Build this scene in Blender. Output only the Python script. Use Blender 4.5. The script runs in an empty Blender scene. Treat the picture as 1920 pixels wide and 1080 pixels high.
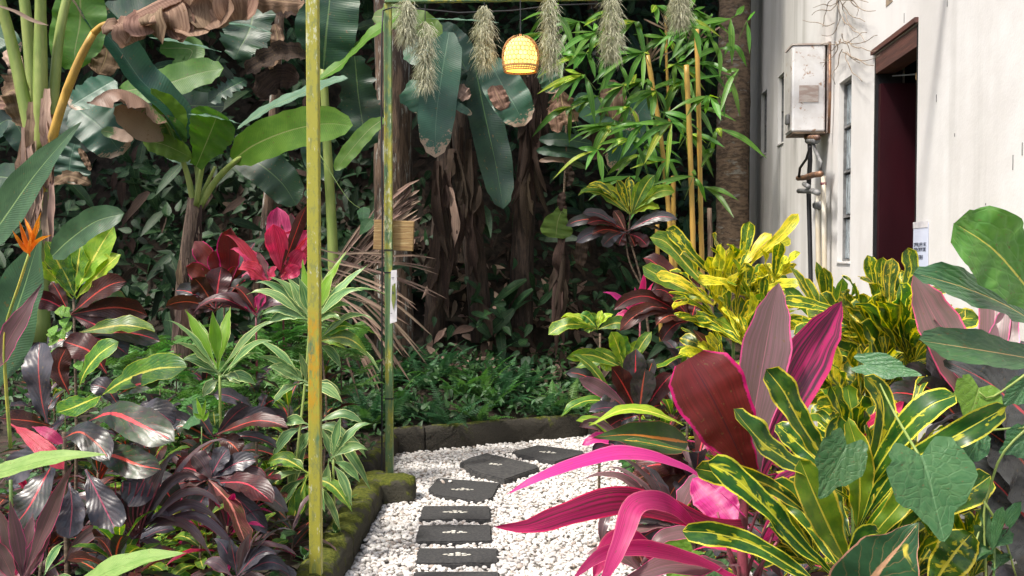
import bpy, bmesh, math, random
import numpy as np
from mathutils import Vector, Matrix
R = math.radians
scene = bpy.context.scene
COL = scene.collection
# ------------------------------------------------------------------ camera, sky, sun, exposure
CAMZ = 1.5; F = 1900.0; TH = math.atan(60 / F)
cam = bpy.data.objects.new('camera', bpy.data.cameras.new('camera')); COL.objects.link(cam)
cam.location = (0, 0, CAMZ); cam.rotation_euler = (math.pi / 2 - TH, 0, 0)
cam.data.sensor_width = 36; cam.data.lens = F / 1920 * 36
cam.data.clip_start = 0.05; cam.data.clip_end = 400
scene.camera = cam
SUN_EL, SUN_AZ = R(58), R(-125)      # azimuth measured clockwise from +Y: sun stands behind and left of the camera
world = bpy.data.worlds.new('World'); scene.world = world; world.use_nodes = True
wn = world.node_tree.nodes; wl = world.node_tree.links
bg = wn['Background']; sky = wn.new('ShaderNodeTexSky'); sky.sky_type = 'NISHITA'; sky.sun_disc = False
sky.sun_elevation = SUN_EL; sky.sun_rotation = SUN_AZ; sky.air_density = 1.0; sky.dust_density = 4.0; sky.ozone_density = 0.6
wl.new(sky.outputs[0], bg.inputs[0]); bg.inputs[1].default_value = 0.125
sd = bpy.data.lights.new('sun', 'SUN'); sd.energy = 2.6; sd.angle = R(6); sd.color = (1, 0.95, 0.87)
sun = bpy.data.objects.new('sun', sd); COL.objects.link(sun)
sdir = Vector((math.sin(SUN_AZ) * math.cos(SUN_EL), math.cos(SUN_AZ) * math.cos(SUN_EL), math.sin(SUN_EL)))
sun.rotation_euler = sdir.to_track_quat('Z', 'Y').to_euler(); sun.location = (0, 0, 12)
scene.view_settings.view_transform = 'Standard'; scene.view_settings.look = 'None'
scene.view_settings.exposure = 0.92; scene.view_settings.gamma = 1
scene.cycles.max_bounces = 8; scene.cycles.transparent_max_bounces = 8

# ------------------------------------------------------------------ helpers
def P(px, py, Y):
    cx, cy = (px - 960) / F, -(py - 540) / F
    d = Vector((cx, math.cos(TH) + cy * math.sin(TH), -math.sin(TH) + cy * math.cos(TH)))
    return Vector((0, 0, CAMZ)) + d * (Y / d.y)
def G(px, py, z=0.0):
    cx, cy = (px - 960) / F, -(py - 540) / F
    d = Vector((cx, math.cos(TH) + cy * math.sin(TH), -math.sin(TH) + cy * math.cos(TH)))
    return Vector((0, 0, CAMZ)) + d * ((z - CAMZ) / d.z)
def tag(o, label=None, cat=None, group=None, kind=None):
    if label: o['label'] = label
    if cat: o['category'] = cat
    if group: o['group'] = group
    if kind: o['kind'] = kind
    return o
def empty(name, loc, label=None, cat=None, group=None, kind=None):
    o = bpy.data.objects.new(name, None); COL.objects.link(o); o.location = loc; o.empty_display_size = .1
    return tag(o, label, cat, group, kind)
def mesh(name, V, Fs, m=None, parent=None, uv=None, smooth=True, loc=None, tint=None):
    me = bpy.data.meshes.new(name)
    V = np.asarray(V, dtype=float)
    off = Vector(loc) if loc is not None else Vector((0, 0, 0))
    me.from_pydata([tuple(v) for v in (V - np.array(off))], [], Fs)
    if uv is not None:
        l = me.uv_layers.new(name='UVMap')
        idx = np.empty(len(me.loops), dtype=np.int32); me.loops.foreach_get('vertex_index', idx)
        l.data.foreach_set('uv', np.asarray(uv, dtype=np.float32)[idx].ravel())
    if tint is not None:
        a = me.attributes.new('tint', 'FLOAT', 'POINT'); a.data.foreach_set('value', np.asarray(tint, dtype=np.float32))
    if smooth: me.polygons.foreach_set('use_smooth', [True] * len(me.polygons))
    if m: me.materials.append(m)
    o = bpy.data.objects.new(name, me); COL.objects.link(o)
    if parent:
        o.parent = parent
        w = parent.location.copy(); q = parent.parent
        while q: w += q.location; q = q.parent
        o.location = off - w
    else: o.location = off
    return o
class MB:
    def __init__(s): s.V = []; s.F = []; s.UV = []
    def add(s, V, Fs, uv=None):
        n = len(s.V); s.V += [tuple(v) for v in V]; s.F += [tuple(i + n for i in f) for f in Fs]
        s.UV += [tuple(u) for u in uv] if uv is not None else [(0, 0)] * len(V)
    def box(s, x0, y0, z0, x1, y1, z1):
        s.add([(x0,y0,z0),(x1,y0,z0),(x1,y1,z0),(x0,y1,z0),(x0,y0,z1),(x1,y0,z1),(x1,y1,z1),(x0,y1,z1)],
              [(0,3,2,1),(4,5,6,7),(0,1,5,4),(1,2,6,5),(2,3,7,6),(3,0,4,7)])
    def tube(s, pts, rad, n=6, cap=True):
        pts = [Vector(p) for p in pts]
        rad = rad if hasattr(rad, '__len__') else [rad] * len(pts)
        ring = []
        up = Vector((0.31, 0.17, 0.93))
        for i, p in enumerate(pts):
            t = (pts[min(i + 1, len(pts) - 1)] - pts[max(i - 1, 0)]).normalized()
            a = t.cross(up if abs(t.dot(up)) < .95 else Vector((1, 0, 0))).normalized(); b = t.cross(a)
            if ring:
                if a.dot(pa) < 0: a, b = -a, -b
            pa = a
            ring.append([p + (a * math.cos(2 * math.pi * k / n) + b * math.sin(2 * math.pi * k / n)) * rad[i] for k in range(n)])
        V = [v for r in ring for v in r]; Fs = []; UV = []
        for i in range(len(pts)):
            for k in range(n): UV.append((k / n, i / max(1, len(pts) - 1)))
        for i in range(len(pts) - 1):
            for k in range(n):
                Fs.append((i * n + k, i * n + (k + 1) % n, (i + 1) * n + (k + 1) % n, (i + 1) * n + k))
        if cap: Fs += [tuple(range(n - 1, -1, -1)), tuple((len(pts) - 1) * n + k for k in range(n))]
        s.add(V, Fs, UV)
    def build(s, name, m, parent=None, smooth=False, loc=None, bevel=0):
        o = mesh(name, s.V, s.F, m, parent, s.UV, smooth, loc)
        if bevel:
            b = o.modifiers.new('b', 'BEVEL'); b.width = bevel; b.segments = 2; b.limit_method = 'ANGLE'
        return o

# ------------------------------------------------------------------ node helper
class NT:
    def __init__(s, name):
        s.m = bpy.data.materials.new(name); s.m.use_nodes = True
        s.t = s.m.node_tree; s.t.nodes.clear(); s.out = s.t.nodes.new('ShaderNodeOutputMaterial')
    def n(s, typ, ins=None, **kw):
        nd = s.t.nodes.new(typ)
        for k, v in kw.items(): setattr(nd, k, v)
        for k, v in (ins or {}).items(): s.put(nd.inputs[k], v)
        return nd
    def put(s, sock, v):
        if isinstance(v, bpy.types.NodeSocket): s.t.links.new(v, sock)
        elif isinstance(v, tuple) and len(v) == 3 and sock.type == 'RGBA': sock.default_value = (*v, 1)
        else: sock.default_value = v
    def ma(s, op, a, b=0.0, c=None, clamp=False):
        nd = s.n('ShaderNodeMath', operation=op, use_clamp=clamp); s.put(nd.inputs[0], a); s.put(nd.inputs[1], b)
        if c is not None: s.put(nd.inputs[2], c)
        return nd.outputs[0]
    def ss(s, v, a, b):     # smoothstep a->b
        nd = s.n('ShaderNodeMapRange', interpolation_type='SMOOTHSTEP'); s.put(nd.inputs[0], v)
        s.put(nd.inputs[1], a); s.put(nd.inputs[2], b); nd.inputs[3].default_value = 0; nd.inputs[4].default_value = 1
        return nd.outputs[0]
    def mix(s, f, a, b, bt='MIX'):
        nd = s.n('ShaderNodeMix', data_type='RGBA', blend_type=bt); s.put(nd.inputs[0], f); s.put(nd.inputs[6], a); s.put(nd.inputs[7], b)
        return nd.outputs[2]
    def noise(s, vec, scale, detail=2, rough=.5, out=0, dim='3D', dist=0):
        nd = s.n('ShaderNodeTexNoise', noise_dimensions=dim); s.put(nd.inputs['Vector'], vec)
        nd.inputs['Scale'].default_value = scale; nd.inputs['Detail'].default_value = detail; nd.inputs['Roughness'].default_value = rough
        nd.inputs['Distortion'].default_value = dist
        return nd.outputs[out]
    def vec(s, x, y, z=0.0):
        nd = s.n('ShaderNodeCombineXYZ'); s.put(nd.inputs[0], x); s.put(nd.inputs[1], y); s.put(nd.inputs[2], z); return nd.outputs[0]
    def obj(s): return s.n('ShaderNodeTexCoord').outputs['Object']
    def pos(s): return s.n('ShaderNodeNewGeometry').outputs['Position']
    def mapv(s, v, scale=(1,1,1), loc=(0,0,0)):
        nd = s.n('ShaderNodeMapping'); s.put(nd.inputs[0], v); nd.inputs['Scale'].default_value = scale; nd.inputs['Location'].default_value = loc
        return nd.outputs[0]
    def finish(s, col, rough=.6, bump=None, bstr=.3, bdist=.01, spec=.5, metal=0, trans=0, tcol=None, emis=None, estr=0, coat=0):
        p = s.n('ShaderNodeBsdfPrincipled'); s.put(p.inputs['Base Color'], col); s.put(p.inputs['Roughness'], rough)
        p.inputs['Specular IOR Level'].default_value = spec; s.put(p.inputs['Metallic'], metal)
        if coat: p.inputs['Coat Weight'].default_value = coat; p.inputs['Coat Roughness'].default_value = .2
        if emis is not None: s.put(p.inputs['Emission Color'], emis); s.put(p.inputs['Emission Strength'], estr)
        sh = p.outputs[0]; bn = None
        if bump is not None:
            b = s.n('ShaderNodeBump'); s.put(b.inputs['Height'], bump); b.inputs['Strength'].default_value = bstr; b.inputs['Distance'].default_value = bdist
            bn = b.outputs[0]; s.t.links.new(bn, p.inputs['Normal'])
        if trans:
            t = s.n('ShaderNodeBsdfTranslucent'); s.put(t.inputs['Color'], tcol if tcol is not None else col)
            if bn: s.t.links.new(bn, t.inputs['Normal'])
            mx = s.n('ShaderNodeMixShader'); mx.inputs[0].default_value = trans
            s.t.links.new(sh, mx.inputs[1]); s.t.links.new(t.outputs[0], mx.inputs[2]); sh = mx.outputs[0]
        s.t.links.new(sh, s.out.inputs[0]); return s.m

def leaf_mat(name, c1, c2, long=0.0, mid=None, edge=None, vein=None, blot=None, back=None, rough=.38, trans=.3,
             tipc=None, bump=.35, fine=0, puck=0, vary=.25, spec=.5):
    s = NT(name)
    uv = s.n('ShaderNodeUVMap').outputs[0]
    sp = s.n('ShaderNodeSeparateXYZ'); s.put(sp.inputs[0], uv); u, v = sp.outputs[0], sp.outputs[1]
    rnd = s.n('ShaderNodeObjectInfo').outputs['Random']
    at = s.n('ShaderNodeAttribute', attribute_name='tint').outputs['Fac']
    r = s.ma('FRACT', s.ma('ADD', s.ma('MULTIPLY', rnd, 7.31), at))
    x = s.ma('ABSOLUTE', s.ma('SUBTRACT', s.ma('MULTIPLY', u, 2.0), 1.0))
    off = s.ma('MULTIPLY', r, 37.0)
    if long: cv = s.vec(s.ma('MULTIPLY', u, long), s.ma('MULTIPLY', v, 1.3), off)
    else: cv = s.vec(s.ma('MULTIPLY', u, 2.0), s.ma('MULTIPLY', v, 5.0), off)
    nz = s.noise(cv, 1.6, 3, .6)
    col = s.mix(s.ss(nz, .38, .64), c1, c2)
    jag = s.noise(s.vec(s.ma('MULTIPLY', u, 3.0), s.ma('MULTIPLY', v, 12.0), off), 2.5, 3, .7)
    hgt = s.ma('MULTIPLY', nz, .3)
    if vein:
        vc, fr, sl, wd, am = vein
        vd = s.ma('ADD', v, s.ma('MULTIPLY', s.ma('SUBTRACT', nz, .5), .9/fr if fr < 20 else 0.0))
        ph = s.ma('FRACT', s.ma('SUBTRACT', s.ma('MULTIPLY', vd, float(fr)), s.ma('MULTIPLY', s.ma('POWER', x, .8), fr * sl)))
        d = s.ma('ABSOLUTE', s.ma('SUBTRACT', ph, .5))
        vm = s.ma('SUBTRACT', 1.0, s.ss(d, 0.0, wd))
        hgt = s.ma('ADD', hgt, s.ma('MULTIPLY', s.ss(d, 0, .45), .55))
        fall = s.ma('SUBTRACT', 1.0, s.ma('MULTIPLY', x, .8))
        if am >= .5: fall = s.ma('MULTIPLY', fall, s.ss(jag, .42, .6))
        col = s.mix(s.ma('MULTIPLY', s.ma('MULTIPLY', vm, fall), am), col, vc)
    if blot:
        bc, bs, bt, zone = blot       # zone: how strongly the blotches keep to the midrib
        bn = s.noise(s.vec(s.ma('MULTIPLY', u, 2.2), s.ma('MULTIPLY', v, 6.0), off), bs, 3, .65, dist=.6)
        bn = s.ma('ADD', bn, s.ma('MULTIPLY', s.ma('SUBTRACT', .5, x), zone))
        col = s.mix(s.ss(bn, bt, bt + .07), col, bc)
    if edge:
        ec, ew = edge
        e = s.ma('ADD', x, s.ma('MULTIPLY', s.ma('SUBTRACT', jag, .5), ew * 1.6))
        em = s.ss(e, 1 - ew * 1.25, 1 - ew * .75)
        col = s.mix(em, col, ec)
    if mid:
        mc, mw = mid
        w = s.ma('MULTIPLY', s.ma('SUBTRACT', 1.15, v), mw)
        w = s.ma('MULTIPLY', w, s.ma('ADD', .45, jag))
        mm = s.ma('SUBTRACT', 1.0, s.ss(s.ma('DIVIDE', x, w), .7, 1.2))
        col = s.mix(mm, col, mc)
        hgt = s.ma('SUBTRACT', hgt, s.ma('MULTIPLY', s.ma('SUBTRACT', 1.0, s.ss(x, 0, .1)), .6))
    if tipc:
        tc, tv = tipc
        tn = s.ma('ADD', s.ma('ADD', v, s.ma('MULTIPLY', x, .1)), s.ma('MULTIPLY', s.ma('SUBTRACT', jag, .5), .5))
        col = s.mix(s.ss(tn, tv, tv + .05), col, tc)
    if puck:
        vo = s.n('ShaderNodeTexVoronoi', feature='DISTANCE_TO_EDGE'); s.put(vo.inputs['Vector'], s.vec(s.ma('MULTIPLY', u, 1.0), s.ma('MULTIPLY', v, 1.5), off)); vo.inputs['Scale'].default_value = puck
        cell = s.ss(vo.outputs['Distance'], 0, .12); hgt = s.ma('ADD', hgt, s.ma('MULTIPLY', cell, .35))
        col = s.mix(s.ma('MULTIPLY', s.ma('SUBTRACT', 1.0, cell), .10), col, (.25,.38,.18))
    # blemishes
    bl = s.noise(s.vec(s.ma('MULTIPLY', u, 4.0), s.ma('MULTIPLY', v, 9.0), s.ma('ADD', off, 9.0)), 4, 2)
    col = s.mix(s.ma('MULTIPLY', s.ss(bl, .66, .72), .65), col, (.16, .10, .04))
    if back is not None:
        bf = s.n('ShaderNodeNewGeometry').outputs['Backfacing']
        col = s.mix(s.ma('MULTIPLY', bf, .8), col, back)
    hs = s.n('ShaderNodeHueSaturation'); s.put(hs.inputs['Color'], col)
    s.put(hs.inputs['Hue'], s.ma('ADD', .5, s.ma('MULTIPLY', s.ma('SUBTRACT', s.ma('FRACT', s.ma('MULTIPLY', r, 13.7)), .5), .035)))
    s.put(hs.inputs['Value'], s.ma('ADD', 1 - vary, s.ma('MULTIPLY', r, 2 * vary)))
    col = hs.outputs[0]
    tc = s.n('ShaderNodeHueSaturation', {'Saturation': 1.12, 'Value': 1.35, 'Color': col}).outputs[0]
    rg = s.ma('ADD', rough - .08, s.ma('MULTIPLY', jag, .22))
    return s.finish(col, rg, hgt, bump, .0022, spec, 0, trans, tc)

YEL = (.72, .60, .04)
M = {}
def LM(k, *a, **kw): M[k] = leaf_mat(k, *a, **kw)
LM('croton_gold', (.035,.10,.012), (.13,.22,.015), mid=(YEL,.15), edge=(YEL,.17), vein=(YEL,7,.35,.10,.5), blot=((.66,.55,.03),1.2,.60,.22), rough=.34)
LM('croton_very_gold', (.28,.34,.02), (.70,.62,.03), mid=((.78,.66,.05),.2), edge=((.80,.68,.06),.18), vein=(YEL,7,.4,.15,.6), blot=((.05,.13,.015),1.1,.60,0), rough=.34)
LM('croton_green', (.06,.17,.03), (.14,.28,.03), mid=((.72,.66,.12),.16), vein=((.6,.6,.08),11,.4,.12,.7), edge=((.45,.5,.05),.04), rough=.36, trans=.36)
LM('croton_lime', (.22,.38,.03), (.34,.46,.04), mid=((.75,.70,.14),.14), vein=((.62,.62,.10),9,.4,.10,.5), rough=.4, trans=.4)
LM('croton_dark', (.022,.030,.020), (.045,.035,.040), mid=((.62,.07,.05),.13), vein=((.30,.05,.04),8,.4,.06,.5), rough=.33, trans=.12, bump=.35, spec=.7)
LM('croton_slate', (.035,.035,.045), (.060,.050,.060), mid=((.38,.06,.09),.09), vein=((.02,.02,.02),8,.4,.10,.2), rough=.33, trans=.1, bump=.35, spec=.7)
LM('croton_redmid', (.025,.055,.02), (.035,.03,.025), mid=((.70,.10,.06),.20), vein=((.55,.09,.05),7,.35,.06,.5), rough=.32, trans=.15, bump=.35)
LM('croton_maroon', (.075,.018,.014), (.045,.014,.012), mid=((.62,.06,.05),.12), vein=((.25,.03,.02),11,.4,.1,.5), rough=.36, trans=.25)
LM('croton_pinkmid', (.16,.055,.05), (.09,.07,.03), mid=((.75,.32,.22),.22), vein=((.7,.28,.18),10,.4,.14,.8), edge=((.4,.12,.1),.05), rough=.38)
LM('croton_orange', (.05,.12,.03), (.04,.09,.03), mid=((.80,.36,.06),.13), blot=((.80,.42,.06),1.0,.70,.35), edge=((.5,.22,.12),.03), rough=.32)
LM('croton_blotch', (.04,.11,.04), (.05,.14,.05), mid=((.85,.42,.28),.12), blot=((.82,.60,.10),.75,.62,.30), edge=((.72,.30,.24),.05), vein=((.7,.3,.2),7,.4,.08,.4), rough=.36)
LM('cord_pink', (.66,.045,.16), (.42,.02,.07), long=14, mid=((.35,.015,.06),.05), edge=((.85,.10,.26),.10), rough=.4, trans=.4, bump=.2)
LM('cord_hot', (.72,.055,.25), (.55,.025,.16), long=16, edge=((.85,.16,.30),.1), rough=.4, trans=.42, bump=.2)
LM('cord_crimson', (.44,.012,.11), (.13,.02,.04), long=13, mid=((.15,.01,.03),.05), edge=((.70,.03,.13),.10), rough=.35, trans=.35, bump=.25)
LM('cord_bronze', (.13,.030,.018), (.19,.038,.024), long=24, mid=((.09,.02,.02),.04), edge=((.60,.015,.11),.09), rough=.30, trans=.30, bump=.25, vary=.08)
LM('cord_mauve', (.14,.095,.085), (.22,.11,.12), long=18, edge=((.68,.10,.24),.07), mid=((.34,.14,.16),.04), rough=.36, trans=.28, bump=.25, vary=.1)
LM('cord_purple', (.10,.035,.06), (.55,.04,.16), long=12, edge=((.62,.04,.16),.10), rough=.38, trans=.3, bump=.25, vary=.1)
LM('cord_dark', (.065,.036,.042), (.13,.085,.085), long=14, edge=((.30,.05,.08),.05), mid=((.16,.05,.06),.05), rough=.3, trans=.15, bump=.3, spec=.6)
LM('cord_redpink', (.74,.09,.20), (.52,.04,.12), long=10, mid=((.45,.03,.06),.06), vein=((.3,.03,.05),12,.5,.2,.3), edge=((.72,.10,.16),.05), rough=.4, trans=.4)
LM('cord_white', (.075,.19,.07), (.24,.38,.13), long=7, edge=((.62,.68,.28),.13), mid=((.30,.42,.14),.07), rough=.34, trans=.3, bump=.25)
LM('cord_lime', (.16,.34,.03), (.24,.44,.04), long=14, edge=((.55,.62,.22),.08), rough=.36, trans=.45, bump=.25)
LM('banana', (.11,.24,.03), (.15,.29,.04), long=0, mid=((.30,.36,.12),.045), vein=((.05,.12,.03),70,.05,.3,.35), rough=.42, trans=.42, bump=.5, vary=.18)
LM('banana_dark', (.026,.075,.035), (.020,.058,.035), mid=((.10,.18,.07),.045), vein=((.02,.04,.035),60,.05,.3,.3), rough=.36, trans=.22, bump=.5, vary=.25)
LM('banana_teal', (.038,.12,.065), (.032,.10,.055), mid=((.10,.20,.12),.04), vein=((.03,.06,.06),60,.05,.3,.3), tipc=((.36,.25,.18),.93), rough=.33, trans=.18, bump=.5, vary=.15)
LM('banana_pale', (.16,.29,.20), (.22,.36,.27), mid=((.35,.45,.2),.045), vein=((.10,.2,.13),55,.05,.3,.4), rough=.33, trans=.35, bump=.7, vary=.1)
LM('banana_tip', (.085,.18,.045), (.11,.21,.06), mid=((.30,.30,.10),.05), vein=((.05,.12,.03),60,.05,.3,.35), tipc=((.34,.23,.16),.38), rough=.42, trans=.35, bump=.5, vary=.1)
LM('banana_dead', (.30,.19,.13), (.15,.09,.06), long=6, mid=((.36,.25,.14),.06), vein=((.12,.07,.05),50,.05,.3,.5), rough=.7, trans=.2, bump=.9, vary=.15, spec=.25)
LM('dead_panel', (.33,.215,.15), (.19,.115,.08), long=9, rough=.75, trans=.2, bump=.9, vary=.2, spec=.2)
LM('dead_dark', (.065,.043,.032), (.03,.021,.017), long=10, vein=((.05,.03,.02),30,.05,.3,.4), rough=.8, trans=.1, bump=.8, spec=.2)  # dead leaf brown darkened for the slope, shade included in the colour
LM('heli', (.055,.12,.055), (.075,.16,.07), mid=((.25,.38,.15),.05), vein=((.04,.09,.045),60,.12,.3,.3), rough=.36, trans=.25, bump=.3, vary=.08)
LM('heli_light', (.22,.40,.10), (.30,.48,.14), mid=((.14,.30,.06),.04), vein=((.17,.33,.08),40,.12,.3,.4), rough=.4, trans=.4, bump=.35, vary=.08)
LM('bamboo_leaf', (.07,.20,.03), (.13,.29,.04), long=10, mid=((.22,.36,.08),.07), rough=.38, trans=.42, bump=.2, vary=.35)
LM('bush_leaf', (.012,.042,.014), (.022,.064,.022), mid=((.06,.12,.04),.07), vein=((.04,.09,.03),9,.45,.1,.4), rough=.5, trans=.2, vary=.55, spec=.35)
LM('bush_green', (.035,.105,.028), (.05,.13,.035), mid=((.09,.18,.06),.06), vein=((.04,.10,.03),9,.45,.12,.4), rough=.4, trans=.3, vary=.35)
LM('fern', (.075,.19,.04), (.10,.24,.05), rough=.5, trans=.3, vary=.35, bump=.1)
LM('fern_blue', (.035,.115,.045), (.05,.145,.05), rough=.5, trans=.25, vary=.3, bump=.1)
LM('vine_leaf', (.055,.16,.06), (.075,.19,.07), mid=((.13,.27,.12),.04), vein=((.13,.26,.12),4,.8,.05,.4), rough=.42, trans=.3, bump=.7, vary=.12, puck=7)
LM('vine_lime', (.16,.32,.04), (.2,.38,.05), mid=((.28,.42,.10),.04), vein=((.25,.42,.1),4,.8,.05,.4), rough=.42, trans=.4, bump=.6, vary=.12, puck=7)
LM('palm_dead', (.34,.24,.18), (.24,.16,.12), long=6, rough=.7, trans=.1, bump=.4, vary=.3, spec=.3)

LM('croton_hero', (.022,.085,.014), (.065,.16,.018), mid=((.70,.66,.08),.14), edge=((.78,.70,.07),.13), blot=((.55,.52,.03),1.2,.60,.16), rough=.30, vary=.15, bump=.5)
def simple(name, c1, c2, scale=8, rough=.7, bstr=.3, thr=(.4,.6), det=5, stretch=(1,1,1), bd=.01, metal=0, spec=.4, c3=None, thr3=(.6,.65), s3=3, trans=0):
    s = NT(name); v = s.mapv(s.pos(), stretch)
    nz = s.noise(v, scale, det, .6); col = s.mix(s.ss(nz, *thr), c1, c2)
    if c3: col = s.mix(s.ss(s.noise(v, s3, 5, .7), *thr3), col, c3)
    fn = s.noise(v, scale * 5, 3, .6)
    M[name] = s.finish(col, s.ma('ADD', rough - .1, s.ma('MULTIPLY', fn, .2)), s.ma('ADD', nz, s.ma('MULTIPLY', fn, .4)), bstr, bd, spec, metal, trans)
simple('soil', (.030,.020,.014), (.055,.038,.026), 10, .95, .8, c3=(.02,.035,.01), thr3=(.5,.62))
simple('gravel_base', (.26,.24,.21), (.42,.40,.36), 40, .9, .6)
simple('litter', (.045,.032,.022), (.020,.016,.010), 14, .9, .8)
simple('stem_green', (.16,.24,.06), (.10,.17,.04), 20, .5, .2)
simple('stem_red', (.30,.06,.09), (.14,.04,.05), 20, .45, .2)
simple('stem_brown', (.17,.12,.08), (.09,.065,.045), 25, .8, .6, stretch=(1,1,3))
simple('petiole', (.22,.30,.07), (.30,.36,.10), 12, .45, .2, stretch=(1,1,.3))
simple('petiole_yellow', (.55,.33,.06), (.42,.26,.06), 12, .5, .3, stretch=(1,1,.4), c3=(.25,.14,.05), thr3=(.58,.7))
simple('pseudostem', (.16,.25,.06), (.26,.33,.10), 7, .45, .25, stretch=(1,1,.25), c3=(.20,.13,.08), thr3=(.55,.65))
simple('dry_sheath', (.26,.18,.13), (.11,.075,.055), 20, .85, .9, stretch=(3,3,.4), c3=(.08,.05,.04), thr3=(.55,.65), s3=8)
simple('bark', (.22,.145,.10), (.08,.055,.042), 9, .9, 1.0, stretch=(3,3,.45), c3=(.50,.50,.45), thr3=(.54,.62), s3=6, bd=.02)
simple('shaded_bark', (.075,.05,.038), (.03,.022,.018), 14, .95, 1.0, stretch=(3,3,.4), c3=(.14,.10,.08), thr3=(.62,.7), s3=9, bd=.02)  # darker stem bark for the middle clumps, their shade put into the colour
simple('culm', (.52,.31,.07), (.40,.26,.06), 6, .4, .15, stretch=(1,1,.3), c3=(.30,.30,.08), thr3=(.6,.72))
simple('moss_strand', (.72,.71,.54), (.56,.57,.40), 30, .85, .1, trans=.25)
simple('root_strand', (.34,.27,.20), (.22,.17,.13), 30, .85, .1)
simple('kerb_stone', (.045,.040,.032), (.085,.075,.06), 16, .9, .9, c3=(.07,.085,.012), thr3=(.50,.60), s3=5)
simple('slate', (.038,.038,.040), (.062,.061,.060), 60, .8, .7, c3=(.09,.09,.09), thr3=(.66,.70), s3=110)
simple('slate_pale', (.04,.04,.042), (.075,.073,.07), 40, .8, .6, c3=(.15,.14,.13), thr3=(.6,.72), s3=5)
simple('inlay', (.78,.76,.68), (.6,.57,.5), 40, .6, .4)
simple('wood', (.36,.24,.10), (.25,.15,.06), 10, .75, .5, stretch=(.6,1,8), c3=(.48,.36,.18), thr3=(.56,.66), s3=12)
simple('wood_dark', (.13,.055,.045), (.085,.04,.035), 10, .6, .3, stretch=(1,.3,5))
simple('maroon', (.034,.005,.009), (.024,.004,.007), 2, .38, .05, stretch=(1,1,.3))
simple('black', (.012,.012,.014), (.02,.02,.022), 10, .5, .1)
simple('room_shade', (.006,.005,.005), (.01,.008,.008), 3, .9, .1)
simple('brass', (.30,.16,.09), (.16,.10,.08), 20, .45, .3, metal=.4)
simple('pvc', (.72,.68,.58), (.60,.52,.38), 6, .5, .1, stretch=(1,1,.5), c3=(.46,.30,.14), thr3=(.62,.7), s3=4)
simple('grey_pipe', (.22,.22,.22), (.13,.13,.13), 20, .45, .2)
simple('paper', (.66,.70,.84), (.60,.65,.80), 6, .6, .05)
simple('ink', (.05,.06,.09), (.07,.08,.12), 6, .6, .05)
simple('tag_white', (.72,.70,.72), (.60,.58,.60), 12, .5, .05)
simple('olive', (.16,.20,.04), (.2,.24,.06), 12, .6, .05)
simple('cloth', (.36,.28,.2), (.16,.13,.1), 20, .8, .3)
simple('bract', (.85,.20,.02), (.85,.36,.02), 14, .4, .1, trans=.3)
simple('bract_stem', (.62,.50,.08), (.30,.38,.08), 5, .4, .1)
simple('white_paint', (.74,.72,.68), (.6,.57,.52), 14, .5, .3, c3=(.34,.17,.09), thr3=(.60,.68), s3=9)
simple('enamel', (.74,.74,.74), (.66,.65,.64), 8, .42, .12, c3=(.38,.24,.16), thr3=(.57,.66), s3=22, spec=.5)
simple('enamel_side', (.42,.40,.38), (.52,.50,.47), 6, .5, .2, c3=(.28,.18,.12), thr3=(.58,.68), s3=12)
simple('rust_plate', (.42,.33,.29), (.55,.50,.46), 14, .6, .2, stretch=(1,1,4))
simple('lichen_green', (.09,.17,.07), (.13,.21,.08), 5, .55, .2)
# green post paint going to yellow lichen
def post_mat(name, yellow, zlo, zhi):
    s = NT(name); p = s.pos(); sp = s.n('ShaderNodeSeparateXYZ'); s.put(sp.inputs[0], p)
    n1 = s.noise(s.mapv(p, (6,6,1.4)), 3, 5, .6); n2 = s.noise(s.mapv(p, (3,3,1)), 24, 4, .7); n3 = s.noise(s.mapv(p, (1,1,.5)), 3, 3)
    col = s.mix(s.ss(n1, .4, .6), (.10,.20,.09), (.16,.26,.10))
    col = s.mix(s.ma('MULTIPLY', s.ss(s.ma('ADD', n1, s.ma('MULTIPLY', n3, .8)), .95 - yellow, 1.1 - yellow), .95), col, (.40,.37,.045))
    col = s.mix(s.ss(s.ma('ADD', n2, s.ma('MULTIPLY', n3, .5)), .86, .92), col, (.55,.56,.34))
    n4 = s.noise(s.mapv(p, (1,1,.45)), 42, 5, .75); col = s.mix(s.ma('MULTIPLY', s.ss(n4, .50, .62), .55), col, (.15,.20,.09))
    band = s.ma('MULTIPLY', s.ss(sp.outputs[2], zlo, zlo + .15), s.ma('SUBTRACT', 1.0, s.ss(sp.outputs[2], zhi - .1, zhi)))
    if yellow > .2: col = s.mix(s.ma('MULTIPLY', band, s.ss(n2, .42, .58)), col, (.52,.30,.02))
    M[name] = s.finish(col, .5, n2, .3, .004)
post_mat('post_near', .30, .75, 1.3)
post_mat('post_far', .08, 5, 6)
# wall plaster
s = NT('plaster'); p = s.pos(); sp = s.n('ShaderNodeSeparateXYZ'); s.put(sp.inputs[0], p)
st = s.noise(s.mapv(p, (6,2.2,.16)), 1.0, 5, .55, dist=.3); st2 = s.noise(s.mapv(p, (9,5,.35)), 1.2, 4, .6)
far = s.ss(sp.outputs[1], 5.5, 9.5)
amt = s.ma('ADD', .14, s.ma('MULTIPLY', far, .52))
col = s.mix(s.ss(s.noise(p, 1.6, 5, .6), .38, .62), (.76,.745,.73), (.68,.66,.64))
gr = s.ma('MULTIPLY', s.ma('SUBTRACT', 1.0, s.ss(sp.outputs[2], .2, 1.3)), s.ss(s.noise(p, 4, 5, .65), .35, .6)); col = s.mix(s.ma('MULTIPLY', gr, .6), col, (.25,.25,.17))
col = s.mix(s.ma('MULTIPLY', s.ss(st, .44, .60), amt), col, (.40,.385,.35))
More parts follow.
